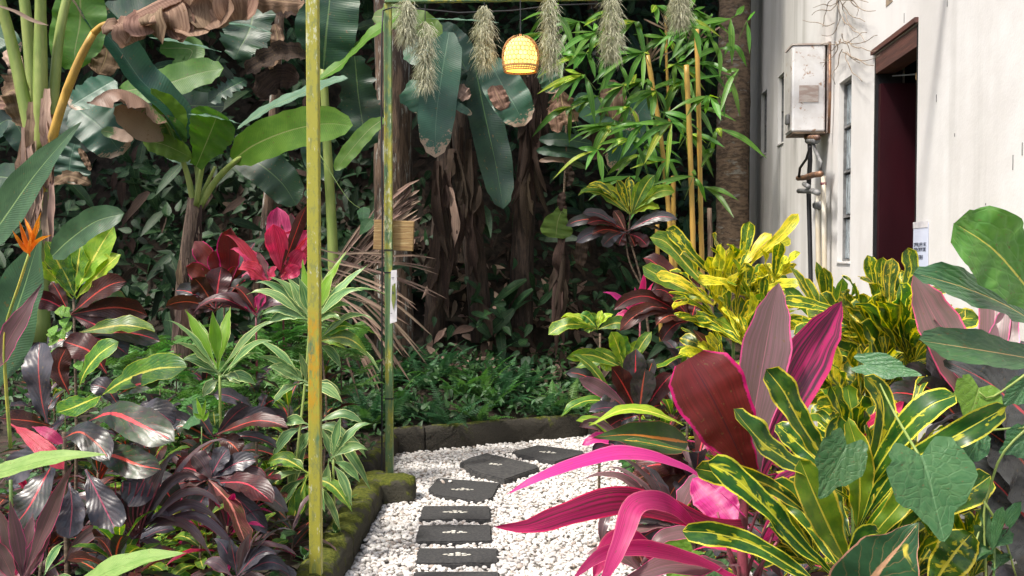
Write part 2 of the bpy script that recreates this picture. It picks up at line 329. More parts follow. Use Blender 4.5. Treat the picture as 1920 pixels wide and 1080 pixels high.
col = s.mix(s.ma('MULTIPLY', s.ss(st2, .56, .68), s.ma('MULTIPLY', amt, .8)), col, (.30,.29,.26))
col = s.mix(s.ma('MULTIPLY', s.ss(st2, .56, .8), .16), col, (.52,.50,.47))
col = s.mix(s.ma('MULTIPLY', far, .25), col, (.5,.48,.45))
M['plaster'] = s.finish(col, .85, s.ma('ADD', s.noise(p, 9, 4), s.ma('MULTIPLY', s.noise(p, 90, 3), .3)), .25, .01, .25)
# mossy
def mossy(name, lo, hi, stone):
    s = NT(name); p = s.pos(); g = s.n('ShaderNodeNewGeometry')
    sp = s.n('ShaderNodeSeparateXYZ'); s.put(sp.inputs[0], g.outputs['Normal'])
    n1 = s.noise(p, 9, 6, .65); n2 = s.noise(p, 55, 4, .7)
    f = s.ss(s.ma('ADD', s.ma('MULTIPLY', n1, 1.0), s.ma('MULTIPLY', sp.outputs[2], .25)), lo, hi)
    col = s.mix(f, s.mix(n2, stone, (stone[0]*.5, stone[1]*.5, stone[2]*.5)), s.mix(s.ss(n2, .35, .65), (.045,.060,.010), (.13,.14,.022)))
    M[name] = s.finish(col, .95, s.ma('ADD', n1, n2), .9, .015, .2)
mossy('mossy', .58, .72, (.085,.08,.06)); mossy('mossy_light', .62, .80, (.075,.068,.055))
# glass blocks
s = NT('glass_block'); p = s.pos()
n = s.noise(s.mapv(p, (3,10,3)), 3, 4, .6); M['glass_block'] = s.finish(s.mix(s.ss(n,.35,.65), (.10,.13,.15), (.42,.50,.54)), .12, s.noise(p, 30, 2), .5, .01, .8)
# pebble
s = NT('pebble'); oi = s.n('ShaderNodeAttribute', attribute_name='ptint', attribute_type='INSTANCER').outputs['Fac']
c = s.mix(s.ss(oi, .0, .85), (.76,.74,.71), (.55,.52,.49)); c = s.mix(s.ss(oi, .84, .99), c, (.40,.33,.28))
n = s.noise(s.obj(), 6, 3); c = s.mix(s.ma('MULTIPLY', s.ss(n, .5, .7), .25), c, (.55,.52,.48))
M['pebble'] = s.finish(c, .55, n, .2, .003, .4)
# ------------------------------------------------------------------ ground, terrain
def grid(name, x0, x1, y0, y1, nx, ny, zf, m, kind='structure', parent=None):
    xs = np.linspace(x0, x1, nx); ys = np.linspace(y0, y1, ny); V = []
    for y in ys:
        for x in xs: V.append((x, y, zf(x, y)))
    Fs = [(j*nx+i, j*nx+i+1, (j+1)*nx+i+1, (j+1)*nx+i) for j in range(ny-1) for i in range(nx-1)]
    o = mesh(name, V, Fs, m, parent); return tag(o, kind=kind)
rng = np.random.RandomState(7)
def wob(x, y): return math.sin(x*3.1+y*1.7)*.5 + math.sin(x*1.3-y*4.1)*.3 + math.sin(x*7.7+y*6.3)*.2
grid('ground', -60, 60, -30, 90, 13, 13, lambda x, y: -.06, M['soil'])
grid('gravel_path', -.95, 1.3, 2.6, 8.7, 6, 10, lambda x, y: 0, M['gravel_base'])
grid('left_bed_soil', -7, -.93, 1.5, 8.5, 60, 70, lambda x, y: .09 + .025*wob(x*2, y*2), M['soil'])
grid('right_bed_soil', .72, 2.6, 1.0, 9.3, 24, 90, lambda x, y: (.06 if x > .8 else -.02) + .02*wob(x*2, y*2), M['soil'])
def YK(x): return 7.68 + .484*max(-.06, min(2.2, x+.66))
def hill(x, y):
    t = y - YK(x) - .13
    h = .12 + .30*max(0, min(t, 1.3)) + 1.05*max(0, min(t-1.3, 1.4)) + 1.9*max(0, min(t - 2.7, 3.3)) + .7*max(0, t-6)
    return max(-.04, h + .10*wob(x*1.5, y*1.5)*min(1, max(0, t)) ) if t > -.02 else -.055
simple('inlay2', (.55,.53,.48), (.4,.38,.34), 40, .6, .4)
grid('hillside', -14, 14, 7.7, 22, 150, 150, hill, M['litter'])

# ------------------------------------------------------------------ building
WV = .0895; WX = 1.5
def wallp(sy, z, d=0.0):       # sy = distance ahead (m), d = how far out of the wall towards the path
    n = Vector((-1, WV, 0)).normalized()
    return Vector((WX + WV*sy, sy, z)) + n*d
house = empty('building', (WX + WV*6, 6, 0), 'pale weathered plaster building with a maroon doorway beside the garden path', 'building')
def wallmesh():
    ys = sorted({1.6, 3.2, 4.86, 5.63, 6.155, 6.48, 8.46, 8.74, 9.34, 9.66, 10.4, 7.4})
    zs = sorted({-.05, .22, 1.0, 1.466, 2.0, 2.45, 2.595, 2.61, 3.03, 3.02, 5.6})
    ops = [(4.86, 5.63, .22, 2.61), (6.155, 6.48, 1.466, 2.595), (8.46, 8.74, 2.45, 3.03), (9.34, 9.66, 2.45, 3.03)]
    mb = MB()
    for i in range(len(ys)-1):
        for j in range(len(zs)-1):
            a, b, c, d = ys[i], ys[i+1], zs[j], zs[j+1]
            if any(a >= o[0]-1e-6 and b <= o[1]+1e-6 and c >= o[2]-1e-6 and d <= o[3]+1e-6 for o in ops): continue
            mb.add([wallp(a,c), wallp(b,c), wallp(b,d), wallp(a,d)], [(0,1,2,3)])
    for k, (a, b, c, d) in enumerate(ops):
        q = -.10 if k else -.16
        for (p0, p1) in (((a,c),(b,c)), ((b,c),(b,d)), ((b,d),(a,d)), ((a,d),(a,c))):
            mb.add([wallp(*p0), wallp(*p1), wallp(*p1, q), wallp(*p0, q)], [(0,1,2,3)])
    mb.add([wallp(10.4,-.05), wallp(10.4,-.05,-6), wallp(10.4,5.6,-6), wallp(10.4,5.6)], [(0,1,2,3)])
    mb.add([wallp(1.6,-.05), wallp(1.6,-.05,-6), wallp(1.6,5.6,-6), wallp(1.6,5.6)], [(0,1,2,3)])
    mb.add([wallp(1.6,5.6), wallp(10.4,5.6), wallp(10.4,5.6,-6), wallp(1.6,5.6,-6)], [(0,1,2,3)])
    return mb
wallmesh().build('wall', M['plaster'], house)
def wbox(mb, a, b, c, d, d0, d1):
    V = [wallp(a,c,d0), wallp(b,c,d0), wallp(b,c,d1), wallp(a,c,d1), wallp(a,d,d0), wallp(b,d,d0), wallp(b,d,d1), wallp(a,d,d1)]
    mb.add(V, [(0,3,2,1),(4,5,6,7),(0,1,5,4),(1,2,6,5),(2,3,7,6),(3,0,4,7)])
# room behind the door, its darkness painted as near-black walls
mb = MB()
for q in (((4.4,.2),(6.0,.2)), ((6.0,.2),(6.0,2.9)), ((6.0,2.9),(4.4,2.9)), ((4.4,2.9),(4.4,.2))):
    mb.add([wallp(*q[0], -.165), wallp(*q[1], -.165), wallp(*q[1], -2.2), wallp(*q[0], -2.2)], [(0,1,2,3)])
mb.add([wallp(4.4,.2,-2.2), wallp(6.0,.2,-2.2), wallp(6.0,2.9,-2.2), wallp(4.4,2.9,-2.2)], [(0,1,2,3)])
mb.build('room_lining', M['room_shade'], house)
dr = empty('doorway', wallp(5.25, .22), kind=None); dr.parent = house; dr.location = wallp(5.25, .22) - house.location
def build_in(mb, name, m, par, **k):
    return mb.build(name, m, par, loc=Vector(mb.V[0]), **k)
mb = MB(); wbox(mb, 4.875, 5.60, 2.50, 2.596, -.10, .004); build_in(mb, 'lintel', M['wood_dark'], dr)
mb = MB(); wbox(mb, 4.86, 5.66, 2.612, 2.637, -.02, .018); build_in(mb, 'cornice', M['wood_dark'], dr)
mb = MB(); wbox(mb, 5.602, 5.626, .22, 2.596, -.14, .003); build_in(mb, 'jamb', M['black'], dr)
mb = MB(); wbox(mb, 4.864, 4.873, .22, 2.596, -.14, .003); build_in(mb, 'jamb', M['black'], dr)
mb = MB(); wbox(mb, 5.555, 5.597, .24, 2.44, -.52, -.012); build_in(mb, 'door', M['maroon'], dr)
def window(a, b, c, d, n, cols=1):
    w = empty('window', (0,0,0)); w.parent = house; w.location = wallp(a, c) - house.location
    mb = MB()
    wbox(mb, a, b, d-.012, d, -.09, -.03); wbox(mb, a, b, c, c+.012, -.09, -.03)
    wbox(mb, a, a+.012, c+.012, d-.012, -.09, -.03); wbox(mb, b-.012, b, c+.012, d-.012, -.09, -.03)
    for k in range(1, n): zz = c + (d-c)*k/n; wbox(mb, a+.012, b-.012, zz-.006, zz+.006, -.09, -.03)
    build_in(mb, 'frame', M['grey_pipe'], w)
    for k in range(n):
        z0 = c + (d-c)*k/n + .014; z1 = c + (d-c)*(k+1)/n - .014
        for j in range(cols):
            y0 = a + .014 + (b-a-.028)*j/cols; y1 = a + .014 + (b-a-.028)*(j+1)/cols - (.008 if j < cols-1 else 0)
            mb = MB(); wbox(mb, y0, y1, z0, z1, -.085, -.045); o = build_in(mb, 'glass_block', M['glass_block'], w, bevel=.008)
    mb = MB(); wbox(mb, a-.01, b+.01, c-.012, c-.001, -.02, .01); build_in(mb, 'sill', M['plaster'], w)
window(6.155, 6.48, 1.466, 2.595, 4, 2); window(8.46, 8.74, 2.45, 3.03, 2, 1); window(9.34, 9.66, 2.45, 3.03, 2, 1)
# small chips and cracks in the plaster
for (px, py, h) in ((1752,186,14),(1787,254,6),(1897,305,28),(1914,280,24),(1690,37,18),(1770,10,12),(1847,383,4)):
    Y = WX*F/(px-1130); z = CAMZ + (480-py)/F*Y
    mb = MB(); wbox(mb, Y, Y+.006, z-h/F*Y/2, z+h/F*Y/2, -.004, .0015); build_in(mb, 'plaster_chip', M['grey_pipe'], house)
Y = WX*F/(1668-1130); mb = MB(); wbox(mb, Y, Y+.12, 2.82, 2.95, -.004, .003); build_in(mb, 'plaster_patch', M['cloth'], house)

# cloth hanging in the doorway
rag = empty('hanging_cloth', wallp(5.0, 2.2, -.1), 'faded cloth strips hanging from a string inside the top of the doorway', 'cloth')
for k, (q, w) in enumerate(((-.10,.05),(-.045,.05))):
    V = []; n = 8
    for i in range(n):
        z = 2.40 - .21*i/(n-1); j = .012*math.sin(i*1.3+k)
        for t in (0, 1): V.append(wallp(5.0 + j + .012*math.sin(i*.9+t*2), z, q - w*t + j))
    mesh('strip', V, [(2*i,2*i+1,2*i+3,2*i+2) for i in range(n-1)], M['cloth' if k == 0 else 'wood'], rag, loc=V[0])
mb = MB(); mb.tube([wallp(5.5,2.47,-.06), wallp(5.2,2.425,-.09), wallp(4.99,2.405,-.12), wallp(4.9,2.45,-.14)], .004, 5); build_in(mb, 'string', M['grey_pipe'], rag)

# notice
nt = empty('notice', wallp(4.8, 1.3, .004), 'pale blue printed paper notice taped to the wall beside the doorway', 'notice')
mb = MB(); wbox(mb, 4.665, 4.885, 1.24, 1.655, .002, .005); build_in(mb, 'sheet', M['paper'], nt)
mb = MB(); wbox(mb, 4.665, 4.885, 1.632, 1.662, .0055, .007); build_in(mb, 'tape', M['tag_white'], nt)
mb = MB(); rr = random.Random(3)
def glyphs(y0, y1, z, h):
    y = y1
    while y > y0 + .006:
        w = rr.uniform(.007, .012)
        wbox(mb, y - .0022, y, z, z+h, .0055, .0062)
        if rr.random() < .7: wbox(mb, y-w, y-.0022, z+h-.003, z+h, .0055, .0062)
        if rr.random() < .6: wbox(mb, y-w, y-.0022, z, z+.003, .0055, .0062)
        if rr.random() < .6: wbox(mb, y-w, y-.0022, z+h*.45, z+h*.45+.003, .0055, .0062)
        if rr.random() < .4: wbox(mb, y-w, y-w+.002, z, z+h, .0055, .0062)
        y -= w + .003
glyphs(4.69, 4.87, 1.545, .018); glyphs(4.69, 4.87, 1.522, .018); glyphs(4.73, 4.83, 1.484, .02)
build_in(mb, 'print', M['ink'], nt)
mb = MB()
for pts in (((4.75,1.43),(4.757,1.41),(4.765,1.39)), ((4.80,1.31),(4.79,1.34),(4.775,1.325),(4.755,1.365))):
    mb.tube([wallp(a, b, .006) for a, b in pts], .0022, 4)
build_in(mb, 'handwriting', M['ink'], nt)

# water heater
wh = empty('water_heater', wallp(6.86, 2.316, .12), 'rust spotted white metal water heater box mounted on the plaster wall', 'water heater')
mb = MB(); wbox(mb, 6.74, 6.99, 2.325, 2.895, .03, .245); build_in(mb, 'casing', M['enamel'], wh, bevel=.012)
mb = MB(); wbox(mb, 6.752, 6.98, 2.335, 2.88, .2455, .251); build_in(mb, 'front_cover', M['enamel_side'], wh, bevel=.003)
mb = MB(); wbox(mb, 6.72, 7.0, 2.315, 2.915, .002, .016); build_in(mb, 'back_plate', M['rust_plate'], wh)
mb = MB(); wbox(mb, 6.735, 6.995, 2.896, 2.906, .016, .25); build_in(mb, 'top_cover', M['rust_plate'], wh)
mb = MB(); wbox(mb, 6.734, 6.739, 2.52, 2.63, .075, .20); build_in(mb, 'label_plate', M['rust_plate'], wh)
mb = MB(); wbox(mb, 6.77, 6.84, 2.38, 2.45, .2515, .275); build_in(mb, 'control_knob', M['grey_pipe'], wh, bevel=.01)
mb = MB(); wbox(mb, 6.736, 6.99, 2.312, 2.324, .03, .24); build_in(mb, 'rust_rim', M['stem_brown'], wh)
def W(px, py, d=.1):      # point at distance d in front of the wall that shows at this pixel
    lo, hi = 3.0, 11.0
    for _ in range(40):
        y = (lo+hi)/2; p = wallp(y, 1, d); x = 960 + p.x*F/p.y
        if x > px: lo = y
        else: hi = y
    p = wallp(y, 1, d); q = P(px, py, p.y); return q
pp = empty('heater_pipes', W(1522,300,.12), 'black and cream water pipes with brass valves running down below the heater', 'pipes')
def pipe(name, pts, r, m, d=.12, n=8):
    mb = MB(); mb.tube([W(a, b, d) for a, b in pts], r, n); return build_in(mb, name, m, pp, smooth=True)
pipe('hose', [(1518,268),(1519,300),(1516,350),(1518,430),(1520,520),(1523,600)], .016, M['black'], .10)
pipe('hose', [(1522,262),(1530,285),(1539,305),(1538,322)], .012, M['grey_pipe'])
pipe('hose', [(1519,275),(1512,298),(1500,315),(1498,332)], .009, M['black'], .15)
pipe('valve', [(1497,334),(1510,333),(1525,328),(1539,326)], .02, M['brass'])
pipe('valve', [(1498,358),(1512,358),(1524,358),(1534,362)], .018, M['grey_pipe'], .14)
pipe('valve_handle', [(1508,345),(1516,350)], .016, M['grey_pipe'], .16)
pipe('collar', [(1512,258),(1534,258)], .018, M['brass']); pipe('collar', [(1515,264),(1531,264)], .022, M['grey_pipe'])
pipe('cream_pipe', [(1544,330),(1545,420),(1546,520),(1547,640)], .016, M['pvc'], .05)
pipe('cream_pipe', [(1535,362),(1534,420),(1535,520),(1536,640)], .018, M['pvc'], .06)
pipe('pipe_clip', [(1531,385),(1542,385)], .03, M['grey_pipe'], .06)
pipe('red_band', [(1544,342),(1544,347)], .019, M['stem_red'], .05)
pipe('gas_line', [(1556,80),(1556,180),(1554,250)], .010, M['brass'], .02)

# ------------------------------------------------------------------ kerbs
def kerb_blocks(root, segs, h, th, mat, seed):
    rr = random.Random(seed)
    for (p0, p1, n) in segs:
        p0 = Vector(p0); p1 = Vector(p1); d = (p1-p0); L = d.length; d.normalize(); nn = Vector((-d.y, d.x, 0))
        for k in range(n):
            a = p0 + d*(L*k/n + .006); b = p0 + d*(L*(k+1)/n - .006)
            V = []; nx, nz, nt_ = 12, 4, 5; idx = {}
            Fs = []
            bm = bmesh.new(); hh = h + rr.uniform(-.008, .008)
            def pt(u, v, w):
                q = a.lerp(b, u) + nn*(th*v) ; q = q.copy(); q.z = -.03 + (hh+.03)*w
                j = .010
                e = wob(q.x*9+w*5, q.y*9+v*3); q += nn*(e*j) ; q.z += (e*.010 if w > .9 else 0)
                if w > .9 and (v < .05 or v > .95): q.z -= .018; q += nn*(.014 if v < .05 else -.014)
                return q
            def sheet(f, A, B):
                g = [[bm.verts.new(f(i/A, j/B)) for i in range(A+1)] for j in range(B+1)]
                for j in range(B):
                    for i in range(A): bm.faces.new((g[j][i], g[j][i+1], g[j+1][i+1], g[j+1][i]))
            sheet(lambda u, v: pt(u, v, 1), 16, 4); sheet(lambda u, w: pt(u, 0, w), 16, 5); sheet(lambda u, w: pt(u, 1, w), 16, 5)
            sheet(lambda v, w: pt(0, v, w), 4, 5); sheet(lambda v, w: pt(1, v, w), 4, 5)
            bmesh.ops.remove_doubles(bm, verts=bm.verts, dist=.002); bmesh.ops.recalc_face_normals(bm, faces=bm.faces)
            me = bpy.data.meshes.new('kerb_block'); bm.to_mesh(me); bm.free(); me.materials.append(mat)
            me.polygons.foreach_set('use_smooth', [True]*len(me.polygons))
            o = bpy.data.objects.new('kerb_block', me); COL.objects.link(o); o.parent = root; o.location = -root.location
k1 = empty('kerb', (-.9, 5, 0), 'low moss covered concrete kerb along the left edge of the white gravel path', 'kerb')
kerb_blocks(k1, [((-.78, 2.8, 0), (-.775, 6.35, 0), 5)], .15, .17, M['mossy'], 1)
kerb_blocks(k1, [((-.90, 6.5, 0), (-.86, 7.62, 0), 2)], .17, .12, M['mossy_light'], 4)
k2 = empty('kerb', (0, 8, 0), 'dark straight retaining kerb across the far end of the gravel path', 'kerb')
kerb_blocks(k2, [((-.90, 7.62, 0), (-.66, 7.68, 0), 1), ((-.66, 7.68, 0), (.62, 8.30, 0), 1), ((.62, 8.30, 0), (1.9, 8.6, 0), 1)], .19, .10, M['mossy_light'], 2)
# mossy lump of stone by the post
bm = bmesh.new(); bmesh.ops.create_icosphere(bm, subdivisions=4, radius=1)
for v in bm.verts:
    p = v.co; e = 1 + .10*wob(p.x*2, p.y*2+p.z*2) + .03*wob(p.x*9, p.z*9+p.y*5)
    v.co = Vector((max(-.8, min(.85, p.x*e))*.16, max(-.8, min(.8, p.y*e))*.15, max(-.6, min(.72, p.z*e))*.15))
me = bpy.data.meshes.new('mossy_stone'); bm.to_mesh(me); bm.free(); me.materials.append(M['mossy']); me.polygons.foreach_set('use_smooth', [True]*len(me.polygons))
o = bpy.data.objects.new('mossy_stone', me); COL.objects.link(o); q = G(735, 945); o.location = (q.x, q.y+.05, .05)
tag(o, 'squat mossy stone at the foot of the green post beside the gravel', 'stone')

# ------------------------------------------------------------------ stepping stones (tops at z = .035)
ST = [(((770,1108),(940,1108),(936,1071),(776,1071)), 'stepping stone cut off by the bottom edge of the photo, nearest of the row', .05),
      (((779,1056),(937,1055),(933,1027),(783,1027)), 'second stepping stone from the bottom, dark with a small white cross', .05),
      (((778,1016),(923,1014),(920,983),(785,984)), 'third stepping stone from the bottom, just left of the pink leaf tip', .05),
      (((786,974),(921,974),(918,948),(792,948)), 'thin fourth stepping stone, directly below the broad chipped one', .05),
      (((803,916),(812,927),(860,934),(905,941),(924,932),(939,905),(880,900),(820,896)), 'broad stepping stone with a chipped left side and loose pebbles on it', .05),
      (((862,866),(885,882),(946,899),(1011,876),(1008,871),(912,849),(880,858)), 'thick raised stepping stone with a pale worn corner, turned on the bend', .09),
      (((960,846),(972,852),(1040,866),(1096,850),(1094,845),(1008,834)), 'farthest stepping stone next to the back kerb', .07)]
stones = []
for k, (poly, lab, hz) in enumerate(ST):
    top = .035 if k < 5 else (.055 if k == 5 else .045)
    pts = [G(a, b, top) for a, b in poly]; c = sum(pts, Vector())/len(pts)
    stones.append([(p.x, p.y) for p in pts])
    bm = bmesh.new(); rr = random.Random(k)
    # subdivide outline for chipped edges
    out = []
    for i in range(len(pts)):
        a, b = pts[i], pts[(i+1) % len(pts)]; n = max(2, int((b-a).length/.03))
        for j in range(n):
            q = a.lerp(b, j/n); 
            if j: q += Vector((rr.uniform(-1,1), rr.uniform(-1,1), 0))*.004
            out.append(q)
    vt = [bm.verts.new(p - c) for p in out]; f = bm.faces.new(vt); f.normal_update()
    if f.normal.z < 0: f.normal_flip()
    r = bmesh.ops.extrude_face_region(bm, geom=[f])
    for v in r['geom']:
        if isinstance(v, bmesh.types.BMVert): v.co.z -= hz + .02
    bmesh.ops.recalc_face_normals(bm, faces=bm.faces)
    te = [e for e in bm.edges if all(abs(v.co.z) < 1e-4 for v in e.verts)]
    bmesh.ops.bevel(bm, geom=te, offset=.007, segments=2, affect='EDGES')
    me = bpy.data.meshes.new('stepping_stone'); bm.to_mesh(me); bm.free(); me.materials.append(M['slate_pale' if k == 5 else 'slate'])
    o = bpy.data.objects.new('stepping_stone', me); COL.objects.link(o); o.location = c; tag(o, lab, 'stepping stone', 'stepping stones set in the white gravel')
    if k == 0: continue
    ang = {4: -.05, 5: -.5, 6: -.4}.get(k, 0); mb = MB(); ca, sa = math.cos(ang), math.sin(ang)
    for i in range(9 if k != 5 else 6):
        a, b = [(-.030,.012),(0,.012),(.030,.012),(-.030,-.012),(0,-.012),(.030,-.012),(-.055,0),(.055,0),(0,.03)][i]
        a += rr.uniform(-.006,.006); b += rr.uniform(-.004,.004); l = rr.uniform(.010,.016); w = rr.uniform(.004,.008); z = .0015
        V = [(a-l, b, z), (a-l*.5, b-w, z), (a+l*.5, b-w, z), (a+l, b, z), (a+l*.5, b+w, z), (a-l*.5, b+w, z)]
        V += [(x, y, z+.0025) for x, y, z in V]
        V = [(x*ca-y*sa, x*sa+y*ca, z) for x, y, z in V]
        mb.add([Vector(v)+c for v in V], [(0,1,2,3,4,5)[::-1], (6,7,8,9,10,11)] + [(i2,(i2+1)%6,(i2+1)%6+6,i2+6) for i2 in range(6)])
    mb.build('inlay', M['inlay'], o, loc=c)

# ------------------------------------------------------------------ pebbles (one mass, instanced)
def inpoly(x, y, poly):
    c = False; n = len(poly)
    for i in range(n):
        x1, y1 = poly[i]; x2, y2 = poly[(i+1) % n]
        if (y1 > y) != (y2 > y) and x < (x2-x1)*(y-y1)/(y2-y1)+x1: c = not c
    return c
def grow(poly, k):
    cx = sum(p[0] for p in poly)/len(poly); cy = sum(p[1] for p in poly)/len(poly); return [(cx+(x-cx)*k, cy+(y-cy)*k) for x, y in poly]
pts = []; rs = []; sc = []; ti = []
gs = [grow(s_, 1.0) for s_ in stones]; NP = 24000
xs = rng.uniform(-.87, 1.15, NP); ys = rng.uniform(4.2, 8.35, NP)
for i in range(NP):
    x, y = xs[i], ys[i]
    if y < 6.45 and x < -.765: continue
    if y > 7.66 + .49*(x+.66): continue
    if x > .95 + .1*math.sin(y*3): continue
    if any(inpoly(x, y, g) for g in gs):
        if not (rng.rand() < .02 and y > 6.2 and x < -.40 and y < 6.6): continue
        z = .045
    else: z = rng.uniform(.002, .024) + .006*wob(x*4, y*4)
    a = rng.uniform(.0105, .0175) * (1.3 if rng.rand() < .08 else 1); b = a*rng.uniform(.55, .85); c_ = a*rng.uniform(.4, .62)
    pts.append((x, y, z)); rs.append((rng.normal(0,.3), rng.normal(0,.3), rng.uniform(0, 6.28))); sc.append((a, b, c_)); ti.append(rng.rand())
me = bpy.data.meshes.new('gravel'); me.from_pydata(pts, [], [])
for nm, dat in (('prot', rs), ('pscl', sc)):
    a = me.attributes.new(nm, 'FLOAT_VECTOR', 'POINT'); a.data.foreach_set('vector', np.array(dat, dtype=np.float32).ravel())
a = me.attributes.new('ptint', 'FLOAT', 'POINT'); a.data.foreach_set('value', np.array(ti, dtype=np.float32))
go = bpy.data.objects.new('gravel', me); COL.objects.link(go); tag(go, 'white pebble gravel covering the garden path', 'gravel', kind='stuff')
ng = bpy.data.node_groups.new('pebbles', 'GeometryNodeTree')
ng.interface.new_socket('Geometry', in_out='INPUT', socket_type='NodeSocketGeometry'); ng.interface.new_socket('Geometry', in_out='OUTPUT', socket_type='NodeSocketGeometry')
N = ng.nodes; Lk = ng.links
gi = N.new('NodeGroupInput'); gout = N.new('NodeGroupOutput'); ins = N.new('GeometryNodeInstanceOnPoints')
jg = N.new('GeometryNodeJoinGeometry')
for k in range(3):
    ico = N.new('GeometryNodeMeshIcoSphere'); ico.inputs['Radius'].default_value = 1; ico.inputs['Subdivisions'].default_value = 3
    sp_ = N.new('GeometryNodeSetPosition'); nz = N.new('ShaderNodeTexNoise'); nz.inputs['Scale'].default_value = .9; nz.noise_dimensions = '4D'; nz.inputs['W'].default_value = k*5.3
    sub = N.new('ShaderNodeVectorMath'); sub.operation = 'SUBTRACT'; sub.inputs[1].default_value = (.5,.5,.5)
    sc_ = N.new('ShaderNodeVectorMath'); sc_.operation = 'SCALE'; sc_.inputs['Scale'].default_value = .55
    Lk.new(nz.outputs[1], sub.inputs[0]); Lk.new(sub.outputs[0], sc_.inputs[0]); Lk.new(ico.outputs[0], sp_.inputs[0]); Lk.new(sc_.outputs[0], sp_.inputs['Offset'])
    gti = N.new('GeometryNodeGeometryToInstance'); sm = N.new('GeometryNodeSetMaterial'); sm.inputs['Material'].default_value = M['pebble']
    ssm = N.new('GeometryNodeSetShadeSmooth')
    Lk.new(sp_.outputs[0], ssm.inputs[0]); Lk.new(ssm.outputs[0], sm.inputs[0]); Lk.new(sm.outputs[0], gti.inputs[0]); Lk.new(gti.outputs[0], jg.inputs[0])
ra = N.new('GeometryNodeInputNamedAttribute'); ra.data_type = 'FLOAT_VECTOR'; ra.inputs[0].default_value = 'prot'
sa_ = N.new('GeometryNodeInputNamedAttribute'); sa_.data_type = 'FLOAT_VECTOR'; sa_.inputs[0].default_value = 'pscl'
Lk.new(gi.outputs[0], ins.inputs['Points']); Lk.new(jg.outputs[0], ins.inputs['Instance']); ins.inputs['Pick Instance'].default_value = True
Lk.new(ra.outputs[0], ins.inputs['Rotation']); Lk.new(sa_.outputs[0], ins.inputs['Scale']); Lk.new(ins.outputs[0], gout.inputs[0])
go.modifiers.new('pebbles', 'NODES').node_group = ng

# ------------------------------------------------------------------ frames of green steel tube
def tube_box(name, m, x, y, z0, z1, w, par): 
    mb = MB(); mb.box(x-w/2, y-w/2, z0, x+w/2, y+w/2, z1); return mb.build(name, m, par, loc=(x, y, z0), bevel=.004)
a1 = empty('arch_frame', (-.82, 6.7, 0), 'green steel arch frame with a hanging lantern beam, far post at the kerb corner', 'arch')
q = G(727, 905)
tube_box('post', M['post_far'], P(729,500,6.7).x, 6.7, -.02, 3.15, .050, a1)
bl = P(722, 12, 6.68); br = P(1568, -8, 6.50)
mb = MB(); dv = Vector((br.x-bl.x, br.y-bl.y, 0)).normalized(); nv = Vector((-dv.y, dv.x, 0))
V = []
for e in (bl - dv*.0, br):
    for (s1, z) in ((-.025, 3.152), (.025, 3.152), (.025, 3.202), (-.025, 3.202)): V.append((e.x+nv.x*s1, e.y+nv.y*s1, z))
mb.add(V, [(0,1,5,4),(1,2,6,5),(2,3,7,6),(3,0,4,7),(0,3,2,1),(4,5,6,7)]); mb.build('beam', M['post_far'], a1, loc=V[0], bevel=.004)
mb = MB(); mb.tube([P(718,20,6.66), P(716,60,6.655), P(715,200,6.655), P(717,400,6.655), P(716,600,6.655), P(716,800,6.655), P(716,880,6.655), P(702,905,6.6), P(690,912,6.6)], .006, 5)
mb.build('cable', M['black'], a1, loc=mb.V[0], smooth=True)
mb = MB(); mb.tube([P(718,20,6.66), P(735,14,6.63), P(800,18,6.63), P(860,24,6.6), P(960,20,6.6), P(1040,10,6.58), P(1150,6,6.55)], .005, 5); mb.build('cable', M['black'], a1, loc=mb.V[0], smooth=True)
for yy in (470, 512, 748):
    z = P(729, yy, 6.7).z; mb = MB(); x = P(729,500,6.7).x; mb.box(x-.028, 6.672, z, x+.028, 6.728, z+.008); mb.build('wire_band', M['black'], a1, loc=mb.V[0])
a2 = empty('arch_frame', (-.83, 4.27, 0), 'nearest steel frame post with flaking yellow green paint, standing in the left bed', 'arch')
tube_box('post', M['post_near'], P(589.5,540,4.27).x, 4.27, -.03, 3.2, .050, a2)
mb = MB(); x = P(589.5,540,4.27).x; mb.box(x-.025, 4.245, 3.202, 2.0, 4.295, 3.252); mb.build('beam', M['post_near'], a2, loc=(x,4.27,3.2))
# plank and tag on the far post
pl = mesh('plank', *[None]*0) if False else None
mb = MB(); A = P(701, 412, 6.77); B = P(776, 468, 6.77)
mb.box(A.x, 6.73, B.z, B.x, 6.765, A.z); o = mb.build('wooden_plank', M['wood'], None, loc=(A.x, 6.75, B.z), bevel=.004); o.rotation_euler = (0, R(2.5), R(-4))
tag(o, 'short weathered plank fixed behind the far green post', 'plank')
tg = empty('plant_tag', P(738, 605, 6.66), 'narrow white tag with an olive diamond print hanging on the far post', 'tag')
V = [P(733,507,6.665), P(744,506,6.665), P(744,603,6.655), P(731,607,6.655)]
mb = MB(); mb.add(V + [v+Vector((0,.002,0)) for v in V], [(0,1,2,3),(7,6,5,4),(0,4,5,1),(1,5,6,2),(2,6,7,3),(3,7,4,0)]); mb.build('card', M['tag_white'], tg, loc=V[3])
V = [P(x_, y_, 6.652) for x_, y_ in ((735,531),(736.5,537),(738,532),(741.5,531),(742,560),(737.5,582),(734,562))]
mb = MB(); mb.add(V + [v+Vector((0,-.001,0)) for v in V], [(0,1,2,3,4,5,6),(13,12,11,10,9,8,7)]); mb.build('print', M['olive'], tg, loc=V[0])
mb = MB()
for (x0, y0, x1, y1) in ((734,520,739,521.2),(734.5,522.5,738.5,523.5),(735,547,739,548),(735,549.5,739,550.5),(732,587,735.5,588)):
    A = P(x0,y0,6.650); B = P(x1,y1,6.650); mb.box(A.x, A.y-.001, B.z, B.x, A.y, A.z)
mb.build('lettering', M['ink'], tg, loc=mb.V[0])

